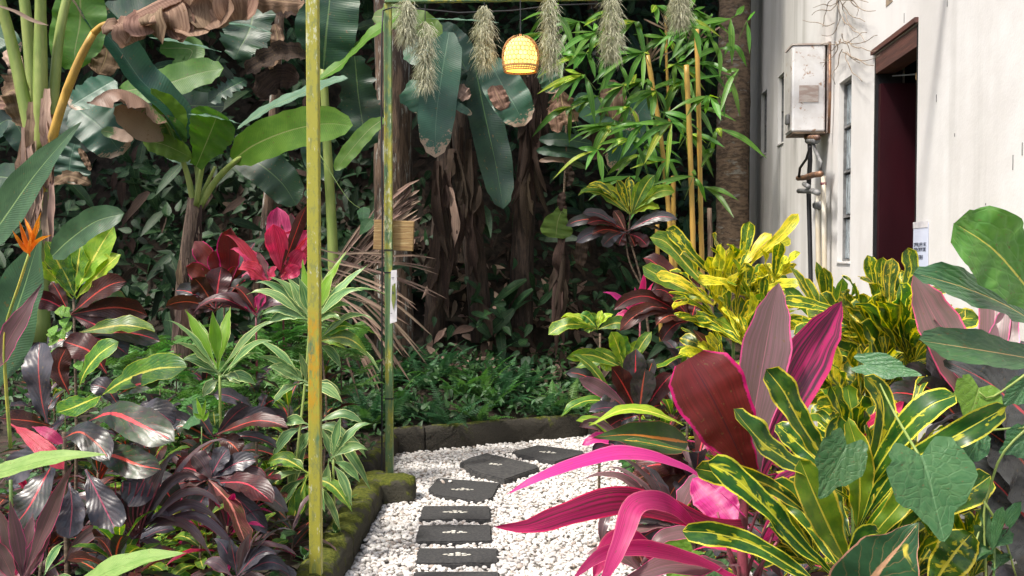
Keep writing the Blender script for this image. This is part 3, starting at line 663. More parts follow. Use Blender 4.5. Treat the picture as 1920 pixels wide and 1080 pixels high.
# ------------------------------------------------------------------ lantern
LY = 6.42; lc = P(976, 134, LY)
ln = empty('lantern', lc, 'glowing dome shaped woven rattan lantern hanging from the arch beam', 'lantern')
rw = 34.5/F*LY; hh = 67/F*LY
def dome(t, a, k=1.0):    # t 0 bottom .. 1 top
    q_ = max(0, (t-.36)/.655); r = math.sqrt(max(.0009, 1-q_**2.3)) * (.88 + .12*math.sin(min(1, t/.36)*math.pi/2)) * rw * k
    z = hh*(t**.96)*(.5+.5*k); return lc + Vector((r*math.cos(a), r*math.sin(a), z))
mb = MB(); rows, cols = 13, 26
def hx(r, c):
    a = 2*math.pi*(c + (.5 if (r//2) % 2 else 0))/cols; t = .12 + .84*(r/2 + (.16 if r % 2 else -.16) + .2)/(rows/2+.3); return dome(min(t,.985), a)
for r in range(rows):
    for c in range(cols):
        if r % 2 == 0: mb.tube([hx(r, c), hx(r+1, c)], .0021, 4, False)
        else:
            if (r//2) % 2 == 0: nb = ((r+1, c), (r+1, c-1))
            else: nb = ((r+1, c), (r+1, c+1))
            for b_ in nb: mb.tube([hx(r, c), hx(*b_)], .0021, 4, False)
simple('rattan', (.30,.15,.06), (.42,.24,.10), 30, .6, .3)
mb.build('woven_shade', M['rattan'], ln, loc=lc)
mb = MB()
for t, rr_ in ((.0,.004),(.045,.003),(.10,.004),(.13,.003)):
    mb.tube([dome(t, 2*math.pi*k/28, 1.01) for k in range(29)], rr_, 5, False)
for k in range(40):
    mb.tube([dome(0.0, 2*math.pi*k/40), dome(.11, 2*math.pi*(k+.5)/40)], .0018, 4, False)
mb.build('rim', M['rattan'], ln, loc=lc)
s = NT('lantern_glow'); o3 = s.obj(); sp = s.n('ShaderNodeSeparateXYZ'); s.put(sp.inputs[0], o3)
f = s.ss(s.noise(o3, 9, 2), .35, .65)
hgt = s.ma('SUBTRACT', 1.0, s.ma('ABSOLUTE', s.ma('MULTIPLY', s.ma('SUBTRACT', sp.outputs[2], hh*.42), 6.0)), clamp=True)
col = s.mix(hgt, (1.0,.36,.03), s.mix(f, (1,.56,.06), (1,.74,.20)))
lw = s.n('ShaderNodeLayerWeight'); lw.inputs[0].default_value = .5
M['lantern_glow'] = s.finish((.8,.6,.3), .8, emis=col, estr=s.ma('ADD', .45, s.ma('MULTIPLY', hgt, .75)))
V = []; Fs = []; n = 28; m_ = 12
for j in range(m_):
    for i in range(n): V.append(dome(.03 + .95*j/(m_-1), 2*math.pi*i/n, .90))
for j in range(m_-1):
    for i in range(n): Fs.append((j*n+i, j*n+(i+1) % n, (j+1)*n+(i+1) % n, (j+1)*n+i))
mesh('liner', V, Fs, M['lantern_glow'], ln, loc=lc)
mb = MB(); mb.tube([lc+Vector((0,0,hh*.9)), lc+Vector((0,0,hh+.01)), Vector((lc.x, 6.60, 3.16))], .0035, 5); mb.build('cord', M['black'], ln, loc=lc)
mb = MB(); mb.tube([lc+Vector((0,0,hh*.95)), lc+Vector((0,0,hh+.006))], .010, 8); mb.build('cap', M['rattan'], ln, loc=lc)
# ------------------------------------------------------------------ leaves
PR = {   # half-width profiles along the leaf: (v, w)
 'cord': [(0,.14),(.12,.10),(.22,.24),(.38,.75),(.52,1),(.70,.78),(.86,.36),(.95,.12),(1,0)],
 'strap': [(0,.45),(.2,.62),(.45,.92),(.65,1),(.82,.72),(.94,.34),(1,0)],
 'spat': [(0,.10),(.12,.16),(.3,.55),(.5,.66),(.66,.84),(.84,1),(.94,.80),(1,0)],
 'obov': [(0,.07),(.1,.12),(.25,.48),(.5,.85),(.7,1),(.86,.86),(.95,.52),(1,0)],
 'cro': [(0,.05),(.1,.08),(.18,.32),(.38,.84),(.58,1),(.8,.82),(.93,.42),(1,0)],
 'ban': [(0,.25),(.05,.5),(.15,.88),(.35,1),(.65,1),(.85,.84),(.95,.5),(1,0)],
 'lance': [(0,.08),(.1,.35),(.3,.9),(.45,1),(.7,.72),(.9,.28),(1,0)],
 'fan': [(0,.3),(.2,.42),(.5,.85),(.75,1),(.9,.9),(1,.45)],
 'ovate': [(0,.05),(.06,.45),(.2,.92),(.35,1),(.6,.78),(.85,.32),(1,0)]}
def prof(k, v):
    p = PR[k]
    for i in range(len(p)-1):
        if v <= p[i+1][0]:
            t = (v-p[i][0])/(p[i+1][0]-p[i][0])
            if i == len(p)-2: t = 1-math.sqrt(max(0, 1-t**1.7)) if k in ('spat','obov','ban','cro') else t
            elif k: t = t*t*(3-2*t)
            return p[i][1]+(p[i+1][1]-p[i][1])*t
    return p[-1][1]
def cat(P_, n):
    P_ = [Vector(p) for p in P_]
    if len(P_) == 2: P_ = [P_[0], (P_[0]+P_[1])/2, P_[1]]
    Q = [2*P_[0]-P_[1]] + P_ + [2*P_[-1]-P_[-2]]; out = []; m = len(P_)-1
    for i in range(n):
        s_ = i/(n-1)*m; k = min(int(s_), m-1); t = s_-k; a, b, c, d = Q[k:k+4]
        out.append(.5*((2*b)+(c-a)*t+(2*a-5*b+4*c-d)*t*t+(3*b-a-3*c+d)*t**3))
    # resample to even arc length
    L = [0]
    for i in range(1, n): L.append(L[-1]+(out[i]-out[i-1]).length)
    res = []; j = 0
    for i in range(n):
        t = i/(n-1); t = t if i < n-3 else t
        g = t*L[-1]
        while j < n-2 and L[j+1] < g: j += 1
        f = (g-L[j])/max(1e-9, L[j+1]-L[j]); res.append(out[j].lerp(out[j+1], f))
    return res
RN = random.Random(11)
def blade(pts, W, pf='cord', face=(0,-1,.35), nl=12, nw=4, fold=.18, wave=.05, wf=3.0, roll=0.0, curl=0.0, tear=0, rd=RN, roll1=None):
    """midrib through pts, full width W. returns V, F, UV"""
    c = cat(pts, max(nl+1, 9)); n = len(c); V = []; UV = []; Fs = []
    L = sum((c[i+1]-c[i]).length for i in range(n-1)); ph = rd.uniform(0, 6.28); ph2 = rd.uniform(0, 6.28)
    us = [-1+2*j/nw for j in range(nw+1)]
    prev = None
    for i in range(n):
        v = i/(n-1)
        t = (c[min(i+1, n-1)]-c[max(i-1, 0)]).normalized()
        fv = Vector(face)
        s_ = t.cross(fv)
        if s_.length < .25 and prev: s_ = prev.copy()
        s_.normalize()
        if prev: 
            if s_.dot(prev) < 0: s_ = -s_
            s_ = (s_*.6+prev*.4).normalized()
        prev = s_.copy()
        rl = roll + ((roll1-roll)*v if roll1 is not None else 0)
        if rl: s_ = Matrix.Rotation(rl, 3, t) @ s_
        nrm = s_.cross(t).normalized()
        # last rows are pulled in for round tips
        w = prof(pf, v)*W/2
        if tear and 0 < i < n-1: w *= 1 - tear*max(0, rd.uniform(-1, 1))
        for u in us:
            a = abs(u)
            wv = wave*W*(a**1.3)*math.sin(wf*6.283*v + ph + (1.3 if u > 0 else 0)) + wave*.5*W*a*math.sin(wf*2.3*6.283*v+ph2+u)
            h = fold*w*(a**1.4) + wv*min(1, v*5) - curl*w*a*a
            V.append(c[i] + s_*(u*w*(1-.12*abs(fold))) + nrm*h); UV.append(((u+1)/2, v))
    m = nw+1
    for i in range(n-1):
        for j in range(nw): Fs.append((i*m+j, i*m+j+1, (i+1)*m+j+1, (i+1)*m+j))
    return V, Fs, UV
CNT = {'leaf': 0}
def leaf(par, pts, W, mat, pf='cord', name='leaf', px=True, **k):
    """pts as (px,py,Y); W in pixels at the first point's depth"""
    if px:
        if not hasattr(pts[0], 'x'):
            Wm = W*pts[len(pts)//2][2]/F; pts = [P(*p) for p in pts]
        else: Wm = W
    else: Wm = W
    V, Fs, UV = blade(pts, Wm, pf, **k)
    CNT['leaf'] += 1
    return mesh(name, V, Fs, M[mat] if isinstance(mat, str) else mat, par, UV, True, loc=V[len(V)//2 % (4+1)] if False else pts[0])
def plant(name, label, cat_, x, y, group=None, z=None):
    return empty(name, (x, y, .05 if z is None else z), label, cat_, group)
def fan(par, hub, tips, mat, pf='cro', arch=.15, face=(0,-.8,.6), dy=.25, nl=11, nw=4, wdef=40, seed=None, **k):
    """leaves from one hub pixel to tip pixels (x, y, width[, dY])"""
    rd = random.Random(seed if seed is not None else hub[0]*7+hub[1]); h0 = P(*hub)
    for tp in tips:
        x, y = tp[0], tp[1]; w = tp[2] if len(tp) > 2 else wdef
        Lp = math.hypot(x-hub[0], y-hub[1])*hub[2]/F
        d = tp[3] if len(tp) > 3 else rd.uniform(-dy, dy*.6)*Lp*1.2
        t = P(x, y, hub[2]+d); b = h0 + Vector((rd.uniform(-1,1), rd.uniform(-1,1), rd.uniform(-1,1)))*.012
        L = (t-b).length; hor = abs(t.x-b.x)/max(L, 1e-6)
        ar = arch*(.35+.65*hor)
        mid = b.lerp(t, .5) + Vector((0, -d*.1, ar*L)); q3 = b.lerp(t, .8) + Vector((0, 0, ar*L*.75))
        f = Vector(face) + Vector((rd.uniform(-.5,.5), rd.uniform(-.2,.2), rd.uniform(-.35,.35)))
        m_ = mat if isinstance(mat, str) else rd.choice(mat)
        m_ = tp[4] if len(tp) > 4 else m_
        if m_ == 'cord_white': w *= .80
        if m_ == 'cord_dark': w *= .85
        kk = dict(fold=.22, wave=.085 if pf in ('obov','cro') else .05, roll=rd.uniform(-.35,.35), roll1=rd.uniform(-.7,.7)); kk.update(k)
        leaf(par, [b, mid, q3, t], w*hub[2]/F, m_, pf, face=f, nl=nl, nw=nw, rd=rd, **kk)
def stem(par, pts, r, mat, name='stem', n=6):
    pp_ = [P(*p) if not hasattr(p, 'x') else p for p in pts]
    c = cat(pp_, max(6, len(pp_)*3)); rr_ = [r*(1-.35*i/(len(c)-1)) for i in range(len(c))]
    mb = MB(); mb.tube(c, rr_, n); return mb.build(name, M[mat], par, True, loc=c[0])
# shared archetypes for filler plants
ARC = {}
def arche(key, mat, L, W, pf, droop, k=3, nl=9, nw=4, **kw):
    """a few leaf meshes along +X that bend downward"""
    ARC[key] = []
    for j in range(k):
        rd = random.Random(hash(key) % 1000 if False else len(ARC)*17+j); pts = []; a = R(rd.uniform(-3, 6)); p = Vector((0,0,0)); n = 8
        d = droop*rd.uniform(.7, 1.35); sw = rd.uniform(-.25, .25)
        for i in range(n):
            pts.append(p.copy()); tt = i/n
            p = p + Vector((math.cos(a)*math.cos(sw*tt), math.sin(sw*tt), math.sin(a)))*(L/n); a -= d*(tt*1.6+.2)/n*1.2
        pts.append(p.copy())
        kk = dict(fold=.25, wave=.05); kk.update(kw)
        V, Fs, UV = blade(pts, W, pf, face=(0,0,1), nl=nl, nw=nw, rd=rd, **kk)
        me = bpy.data.meshes.new('leaf'); me.from_pydata([tuple(v) for v in V], [], Fs)
        l = me.uv_layers.new(name='UVMap'); idx = np.empty(len(me.loops), dtype=np.int32); me.loops.foreach_get('vertex_index', idx)
        l.data.foreach_set('uv', np.asarray(UV, dtype=np.float32)[idx].ravel()); me.polygons.foreach_set('use_smooth', [True]*len(me.polygons))
        me.materials.append(M[mat]); ARC[key].append(me)
def place(par, me, loc, az, el, roll, s_, name='leaf'):
    o = bpy.data.objects.new(name, me); COL.objects.link(o); o.parent = par; o.location = Vector(loc)-par.location
    o.rotation_mode = 'ZYX' if False else 'XYZ'
    m = Matrix.Rotation(az, 3, 'Z') @ Matrix.Rotation(-el, 3, 'Y') @ Matrix.Rotation(roll, 3, 'X')
    o.rotation_euler = m.to_euler(); o.scale = (s_, s_, s_); return o
def whorl(name, label, cat_, x, y, z0, z1, arcs, n, e0, e1, s0=1.0, s1=.7, seed=1, lean=(0,0), stemmat='stem_brown', group=None, sr=.009, turn=(-3.14,3.14)):
    """a plant whose leaves sit along the upper part of its stem; e0/e1 elevation (deg) of lowest/top leaves"""
    rd = random.Random(seed); p = plant(name, label, cat_, x, y, group)
    top = Vector((x+lean[0], y+lean[1], z1)); bot = Vector((x, y, 0))
    stem(p, [bot, bot.lerp(top, .5)+Vector((rd.uniform(-.02,.02), rd.uniform(-.02,.02), 0)), top], sr, stemmat)
    t0 = z0/z1
    for i in range(n):
        t = i/(n-1); q = bot.lerp(top, t0+(1-t0)*t)
        az = rd.uniform(*turn) if turn != (-3.14,3.14) else i*2.4+rd.uniform(-.3,.3)
        el = R(e0+(e1-e0)*t+rd.uniform(-12,12)); s_ = (s0+(s1-s0)*t)*rd.uniform(.8,1.15)
        place(p, rd.choice(ARC[rd.choice(arcs)]), q, az, el, rd.uniform(-.4,.4), s_)
    return p
# stuff: many small leaves joined
def scatter(name, label, cat_, n, pos, size, mat, pf='cro', seed=1, aspect=.42, kind='stuff', up=.5, cols=2):
    rs_ = np.random.RandomState(seed); V = []; Fs = []; UV = []; T = []
    base = [prof(pf, v) for v in (0, .25, .5, .75, 1)]
    for i in range(n):
        p, nr = pos(rs_); L = size*rs_.uniform(.55, 1.4); W = L*aspect
        nr = Vector(nr)+Vector(rs_.normal(0, .45, 3)); nr.normalize()
        d = Vector(rs_.normal(0, 1, 3))+Vector((0, 0, -up)); d = (d-nr*d.dot(nr)).normalized(); s_ = d.cross(nr)
        b = len(V); bend = rs_.uniform(.05, .35)*L; tn = rs_.rand()
        for k, v in enumerate((.08, .3, .55, .8, 1)):
            w = prof(pf, v)*W/2; c = Vector(p)+d*(L*v)-nr*(bend*v*v)
            for u in (-1, 0, 1): V.append(c+s_*(u*w)+nr*(abs(u)*w*.3)); UV.append(((u+1)/2, v)); T.append(tn)
        for k in range(4):
            for j in range(2): a = b+k*3+j; Fs.append((a, a+1, a+4, a+3))
    o = mesh(name, V, Fs, M[mat], None, UV, True, tint=T); return tag(o, label, cat_, kind=kind)
# ferns
def frond(L, W, n, mat, rd, droop=.9, feather=.0, key=None):
    V = []; Fs = []; UV = []
    a = .1; p = Vector((0,0,0)); pts = [p.copy()]
    for i in range(n): 
        p = p+Vector((math.cos(a), 0, math.sin(a)))*(L/n); a -= droop/n*(.4+1.2*i/n); pts.append(p.copy())
    for i in range(1, n):
        t = i/n; w = W*math.sin(math.pi*min(1, t*.9+.12))**.8*(1-t*.45)
        dr = (pts[i+1]-pts[i-1]).normalized(); up = Vector((-dr.z, 0, dr.x))
        for sgn in (-1, 1):
            d = (Vector((0, sgn, 0))+dr*.45-up*.25*rd.uniform(.3,1.6)).normalized(); lw = L/n*.42
            b = len(V); c = pts[i]
            V += [c-dr*lw*.6, c+dr*lw, c+d*w*.55+dr*lw*.9+up*.1*w, c+d*w, c+d*w*.5-dr*lw*.5]
            UV += [(.5,0),(.6,.1),(.8,.5),(.5,1),(.2,.5)]; Fs.append((b, b+1, b+2, b+3, b+4))
            if feather:
                for q_ in (.35, .65):
                    e = c+d*w*q_; b = len(V); V += [e, e+(dr*.9+d*.5)*w*.3, e+d*w*.12]; UV += [(.5,0),(.5,1),(.6,.5)]; Fs.append((b, b+1, b+2))
                    b = len(V); V += [e, e+(-dr*.7+d*.6)*w*.28, e+d*w*.12]; UV += [(.5,0),(.5,1),(.6,.5)]; Fs.append((b, b+1, b+2))
    b = len(V)
    for q_ in pts: V += [q_+Vector((0,.0022,0)), q_-Vector((0,.0022,0))]; UV += [(.5,0),(.5,0)]
    for i in range(len(pts)-1): Fs.append((b+2*i, b+2*i+1, b+2*i+3, b+2*i+2))
    me = bpy.data.meshes.new('frond'); me.from_pydata([tuple(v) for v in V], [], Fs)
    l = me.uv_layers.new(name='UVMap'); idx = np.empty(len(me.loops), dtype=np.int32); me.loops.foreach_get('vertex_index', idx)
    l.data.foreach_set('uv', np.asarray(UV, dtype=np.float32)[idx].ravel()); me.materials.append(M[mat]); return me
ARC['fern'] = [frond(.42, .085, 22, 'fern', random.Random(j)) for j in range(3)]
ARC['fern_blue'] = [frond(.45, .085, 22, 'fern_blue', random.Random(j+5)) for j in range(3)]
ARC['feather'] = [frond(.24, .095, 9, 'fern', random.Random(j+9), .7, 1.0) for j in range(3)]
def fern(label, x, y, n=9, s_=1.0, key='fern', z=None, seed=0, group='ferns under the hillside', el=(15,65), name='fern', cat_='fern'):
    rd = random.Random(seed+int(x*100)); z = hill(x, y) if z is None else z
    p = plant(name, label, cat_, x, y, group, z)
    for i in range(n): place(p, rd.choice(ARC[key]), (x, y, z+.02), i*6.28/n+rd.uniform(-.3,.3), R(rd.uniform(*el)), rd.uniform(-.3,.3), s_*rd.uniform(.75,1.2), 'frond')
    return p
# ================================================================== BACKGROUND
def onhill(x0, x1, y0, y1, off=(.0,.35)):
    def f(rs_):
        x = rs_.uniform(x0, x1); y = rs_.uniform(y0, y1); e = .05
        while y0 > 8.8 and abs(x) < 1.3 and y < 11 and rs_.rand() < .7: x = rs_.uniform(x0, x1); y = rs_.uniform(y0, y1)
        n = Vector((-(hill(x+e, y)-hill(x-e, y))/(2*e), -(hill(x, y+e)-hill(x, y-e))/(2*e), 1)).normalized()
        o_ = rs_.uniform(*off)
        if y0 > 8.8 and wob(x*2.3, y*2.3+3) < -.12 and rs_.rand() < .8: return Vector((x, y, hill(x, y)+.02)), n
        return Vector((x, y, hill(x, y)))+n*o_, n*.6+Vector((0,-.5,.3))
    return f
def onkerb(x0, x1, y0, y1, off):
    def f(rs_):
        x = rs_.uniform(x0, x1); y = YK(x)+rs_.uniform(y0, y1); return Vector((x, y, hill(x, y)+rs_.uniform(*off))), Vector((0,-.6,.8))
    return f
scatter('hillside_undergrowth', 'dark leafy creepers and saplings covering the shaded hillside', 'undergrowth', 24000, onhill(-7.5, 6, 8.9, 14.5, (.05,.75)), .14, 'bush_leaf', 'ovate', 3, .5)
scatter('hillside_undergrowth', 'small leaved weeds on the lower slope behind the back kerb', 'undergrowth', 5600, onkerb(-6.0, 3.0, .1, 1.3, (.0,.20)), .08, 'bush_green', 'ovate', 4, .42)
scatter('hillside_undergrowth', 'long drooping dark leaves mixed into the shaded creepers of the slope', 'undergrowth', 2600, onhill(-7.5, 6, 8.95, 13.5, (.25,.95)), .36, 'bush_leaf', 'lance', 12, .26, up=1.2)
scatter('leaf_litter', 'large withered leaves caught in the creepers of the slope', 'leaf litter', 420, onhill(-5, 3.5, 8.95, 12, (.2,.7)), .30, 'dead_dark', 'lance', 14, .3, up=1.5)
scatter('leaf_litter', 'dry brown fallen leaves lying on the lower slope', 'leaf litter', 1500, onhill(-3, 3, 8.6, 11.4, (.0,.12)), .15, 'dead_dark', 'lance', 5, .35)
scatter('leaf_litter', 'curled dry tan leaves among the roots in the middle of the slope', 'leaf litter', 350, onhill(-1.2, 1.4, 8.8, 10.2, (.0,.15)), .16, 'palm_dead', 'lance', 6, .3)
# roots and sticks on the bank
rr = random.Random(5); sk = empty('fallen_branches', (0, 9.4, hill(0, 9.4)), 'thin dry branches and roots lying across the dark bank', 'branches')
for k in range(46):
    x = rr.uniform(-1.6, 1.5); y = rr.uniform(8.9, 10.6); p = Vector((x, y, hill(x, y)+rr.uniform(.02,.15))); a = rr.uniform(-.9,.9); L = rr.uniform(.25,.8)
    d = Vector((math.sin(a)*.8, -.3, rr.uniform(-.9,-.1)))*L
    mb = MB(); mb.tube([p, p+d*.3+Vector((rr.uniform(-.04,.04),0,rr.uniform(-.03,.03))), p+d*.7+Vector((rr.uniform(-.05,.05),0,rr.uniform(-.05,.05))), p+d], [.011,.009,.007,.004], 5)
    mb.build('branch', M[rr.choice(['stem_brown','litter','dry_sheath'])], sk, True, loc=p)

# trunks
def trunk(name, label, pts, r0, r1, mat, ring=0, cat_='tree', crown=None, n=16):
    c = cat([P(*q) if not hasattr(q, 'x') else q for q in pts], 60); V = []; Fs = []
    for i, p in enumerate(c):
        r = r0+(r1-r0)*i/59
        for k in range(n):
            a = 6.283*k/n; rr_ = r*(1+.05*math.sin(a*3+i*.25)+.03*math.sin(a*7-i*.6)+(ring*((i*ring*10) % 1 < .5) if ring else 0))
            V.append(p+Vector((math.cos(a)*rr_, math.sin(a)*rr_, 0)))
    for i in range(59):
        for k in range(n): Fs.append((i*n+k, i*n+(k+1) % n, (i+1)*n+(k+1) % n, (i+1)*n+k))
    root = empty(name, c[0], label, cat_); mesh('trunk', V, Fs, M[mat], root, loc=c[0]); return root, c[-1]
arche('palm', 'banana_dark', 2.6, .9, 'lance', 1.1, 2, 10, 4)
arche('canopy', 'bush_leaf', .42, .2, 'ovate', .6, 3, 3, 2)
def crown(root, c, rad, n, seed):
    rd = random.Random(seed); V = []; Fs = []; UV = []; T = []
    for i in range(n):
        u = Vector((rd.gauss(0,1), rd.gauss(0,1), rd.gauss(0,.55))); u = u.normalized()*rad*(rd.random()**.4); p = Vector(c)+u
        L = rd.uniform(.18,.42); d = Vector((rd.gauss(0,1), rd.gauss(0,1), -.6)).normalized(); s_ = d.cross(Vector((rd.gauss(0,.3), rd.gauss(0,.3), 1))).normalized()*L*.26
        b = len(V); V += [p, p+d*L*.45+s_, p+d*L, p+d*L*.45-s_]; UV += [(.5,0),(1,.5),(.5,1),(0,.5)]; T += [rd.random()]*4; Fs.append((b,b+1,b+2,b+3))
    return mesh('crown', V, Fs, M['bush_leaf'], root, UV, True, loc=Vector(c), tint=T)
def limbs(root, base, c, rad, seed):
    rd = random.Random(seed); mb = MB()
    for i in range(9):
        e = Vector(c)+Vector((rd.uniform(-1,1), rd.uniform(-1,1), rd.uniform(-.4,.5)))*rad*.75
        mb.tube([base, Vector(base).lerp(e, .4)+Vector((0,0,.2)), e], [.09,.06,.02], 6)
    mb.build('limbs', M['bark'], root, True, loc=base)
t1, e1 = trunk('tree', 'tall reddish brown trunk with pale lichen patches behind the far green post', [(738,800,9.3),(738,500,9.35),(737,200,9.4),(735,-60,9.45),Vector((-1.1,9.6,6.2))], .18, .16, 'bark')
limbs(t1, e1, e1+Vector((0,0,1.4)), 2.2, 1); crown(t1, e1+Vector((0,0,1.6)), 2.6, 3600, 1)
simple('palm_bark', (.26,.18,.12), (.12,.085,.06), 14, .9, 1.0, stretch=(1,1,2.6), c3=(.30,.28,.24), thr3=(.58,.66), s3=6, bd=.02)
t2, e2 = trunk('tree', 'ringed palm trunk standing against the far corner of the building', [(1373,700,9.6),(1374,400,9.6),(1376,100,9.6),(1378,-60,9.6),Vector((2.12,9.7,5.6))], .155, .14, 'palm_bark', ring=.035)
for k in range(12):
    place(t2, random.Random(k).choice(ARC['palm']), e2, k*.52, R(random.Random(k).uniform(5,60)), 0, 1, 'frond')
for k, (x, y, z, r) in enumerate(((-3.6,11.6,6.6,2.6),(1.0,12.4,7.2,2.7),(-6.6,10.2,6.4,2.3))):  # extra trees added so their out-of-view crowns shade the hillside
    lab = ('added forest tree above the banana plants, its unseen crown shading the top left', 'added forest tree on the slope behind the lantern, its unseen crown shading the bank', 'added forest tree at the far left, its unseen crown shading the hillside')[k]
    tr, e_ = trunk('tree', lab, [Vector((x, y, hill(x,y)-.2)), Vector((x+.1, y, 3.6)), Vector((x, y, z-1.6))], .17, .13, 'bark'); limbs(tr, e_, (x, y, z), r, k+3); crown(tr, (x, y, z), r, 3200, k+9)

# ---- banana plants of the background
BK = dict(arch=.02, nl=22, nw=6)
def ban(par, pts, W, mat='banana_dark', rib=True, **k):
    kk = dict(nl=24, nw=6, fold=.10, wave=.035, wf=4, pf='ban'); kk.update(k)
    o = leaf(par, pts, W, mat, **kk)
    return o
def drape(par, pts, W, n, mat='dead_dark', seed=0, name='sheath_strip'):
    """dry strips hanging down round a banana stem"""
    rd = random.Random(seed)
    for i in range(n):
        f = rd.uniform(0, .75); c = cat([P(*q) for q in pts], 12); a = c[int(f*11)]; L = rd.uniform(.3, .8); s_ = Vector((rd.uniform(-1,1)*W, rd.uniform(-.13,.0), 0))
        p0 = a+s_*.7; p1 = p0+Vector((rd.uniform(-.05,.05), -.03, -L*.5)); p2 = p0+Vector((rd.uniform(-.12,.12), rd.uniform(-.08,.05), -L))
        leaf(par, [p0, p1, p2], rd.uniform(.04,.12), rd.choice([mat, mat, 'palm_dead' if rd.random() < .12 else mat]), 'strap', name=name, wave=.16, wf=2, fold=rd.uniform(-.8,.8), nl=9, nw=3, rd=rd, face=(rd.uniform(-.6,.6), -1, 0))
def bplant(label, x, y, group='banana plants on the shaded slope'):
    return plant('banana_plant', label, 'banana plant', x, y, group, hill(x, y))
# far left big banana plant (Y 6.9)
b1 = bplant('tall banana plant at the far left with a stout stem and one yellow leaf stalk', P(75,500,6.9).x, 6.9)
stem(b1, [(70,640,6.9),(72,480,6.9),(78,360,6.9),(76,250,6.9)], .085, 'pseudostem', 'pseudostem', 12)
for pts, r in (([(78,330,6.88),(50,210,6.86),(24,90,6.85),(-8,-30,6.8)], .05), ([(80,300,6.86),(76,180,6.84),(76,60,6.84),(76,-40,6.8)], .055), ([(84,310,6.9),(100,180,6.92),(112,60,6.95),(132,-30,7.0)], .045), ([(70,250,6.95),(58,120,7.0),(48,20,7.0),(40,-40,7.0)], .05)):
    stem(b1, pts, r, 'petiole', 'petiole', 8)
stem(b1, [(72,370,6.8),(88,300,6.74),(115,200,6.7),(150,110,6.66),(176,62,6.64)], .038, 'petiole_yellow', 'petiole', 8)
stem(b1, [(176,62,6.64),(192,48,6.6),(212,42,6.55)], .024, 'petiole_yellow', 'petiole', 8)
rd = random.Random(4)
for k in range(16):
    x = rd.uniform(46,98); y = rd.uniform(165,420); leaf(b1, [(x,y,6.76),(x+rd.uniform(-6,8),y+60,6.72),(x+rd.uniform(-10,14),y+rd.uniform(90,190),6.74)], rd.uniform(14,30), rd.choice(['palm_dead','banana_dead','palm_dead']), 'strap', name='sheath_strip', wave=.12, fold=.5, nw=3, nl=9)
leaf(b1, [(66,372,6.7),(62,345,6.7),(56,310,6.66),(50,292,6.6)], 12, 'palm_dead', 'strap', name='sheath_strip', fold=.8)
ban(b1, [(205,48,6.55),(290,4,6.42),(380,-40,6.35),(470,-70,6.35)], 44, 'banana_dead', face=(0,-1,.9), wave=.02, fold=-.5, tear=.1)
for k, x in enumerate(range(214, 470, 24)):
    yt = 44-(x-205)*.42; yb = (72 if x < 330 else 72-(x-330)*.36)+rd.uniform(-9,7); j = rd.uniform(-.03,.03)
    leaf(b1, [(x,yt,6.5+j),(x+rd.uniform(2,8),(yt+yb)/2,6.42+j*2),(x+rd.uniform(4,18),yb,6.40-j*2)], rd.uniform(64,88), 'dead_panel', 'fan', name='leaf_panel', face=(rd.uniform(-.5,.5),-1,.15), wave=.06, wf=1.2, fold=rd.uniform(-.3,.3), nl=14, nw=10, tear=.16)
ban(b1, [(455,-8,6.5),(510,0,6.5),(572,6,6.5)], 44, 'banana_dead', wave=.14, fold=-.4, tear=.3)
ban(b1, [(150,-30,7.1),(150,40,7.1),(140,100,7.05),(148,130,7.05)], 98, 'banana', face=(.2,-1,-.1), wave=.03)
ban(b1, [(195,60,7.3),(200,100,7.3),(185,140,7.25)], 60, 'banana_dead', face=(.2,-1,0), wave=.08)
ban(b1, [(10,95,7.3),(30,120,7.2),(26,160,7.2)], 30, 'palm_dead', 'strap' and True, wave=.15)
ban(b1, [(5,180,7.1),(30,170,7.0),(45,215,7.0),(50,240,7)], 55, 'banana_dead', wave=.14, fold=.5)
leaf(b1, [(-5,10,6.7),(30,22,6.7),(60,38,6.7),(92,48,6.7)], 8, 'palm_dead', 'strap', name='sheath_strip')
# young banana plant (B2)
b2 = bplant('young banana plant with a brown fibrous stem and bright leaves in the left middle', P(355,560,7.6).x, 7.6)
stem(b2, [(338,700,7.6),(345,560,7.6),(356,450,7.6),(366,372,7.6)], .082, 'dry_sheath', 'pseudostem', 12)
for k in range(18):
    y = rd.uniform(372,560); x = 366-(y-372)*.12+rd.uniform(-17,17); leaf(b2, [(x,y,7.5),(x+rd.uniform(-5,5),y+35,7.46),(x+rd.uniform(-14,14),y+rd.uniform(50,110),7.48)], rd.uniform(8,18), rd.choice(['palm_dead','banana_dead','dead_dark']), 'strap', name='sheath_strip', wave=.15, fold=.6, nw=3, nl=8)
for pts, r in (([(364,385,7.58),(352,330,7.55),(338,290,7.5),(322,262,7.45)], .026), ([(368,385,7.56),(376,330,7.5),(386,285,7.45),(398,238,7.4)], .022), ([(374,388,7.58),(400,345,7.55),(430,312,7.5),(466,286,7.45)], .028), ([(366,385,7.62),(372,345,7.62),(368,312,7.62)], .026), ([(374,375,7.62),(388,345,7.62),(404,312,7.62)], .018)):
    stem(b2, pts, r, 'petiole', 'petiole', 8)
ban(b2, [(328,268,7.45),(300,215,7.3),(250,175,7.15),(205,168,7.05),(165,195,7.0)], 92, 'banana_tip', face=(0,-.35,1), wave=.07, fold=-.45)
ban(b2, [(345,268,7.5),(318,240,7.4),(270,240,7.3),(215,200,7.2)], 50, 'banana_tip', face=(0,-1,-.2), wave=.05)
ban(b2, [(345,262,7.5),(330,215,7.45),(290,175,7.4),(262,148,7.4),(225,95,7.3),(180,40,7.2),(130,-20,7.1)], 70, 'banana_teal', face=(.5,-.8,.5), wave=.02, fold=.5)
ban(b2, [(343,262,7.48),(315,205,7.42),(282,165,7.36)], 66, 'banana', face=(-.3,-1,.1), wave=.02, pf='lance')
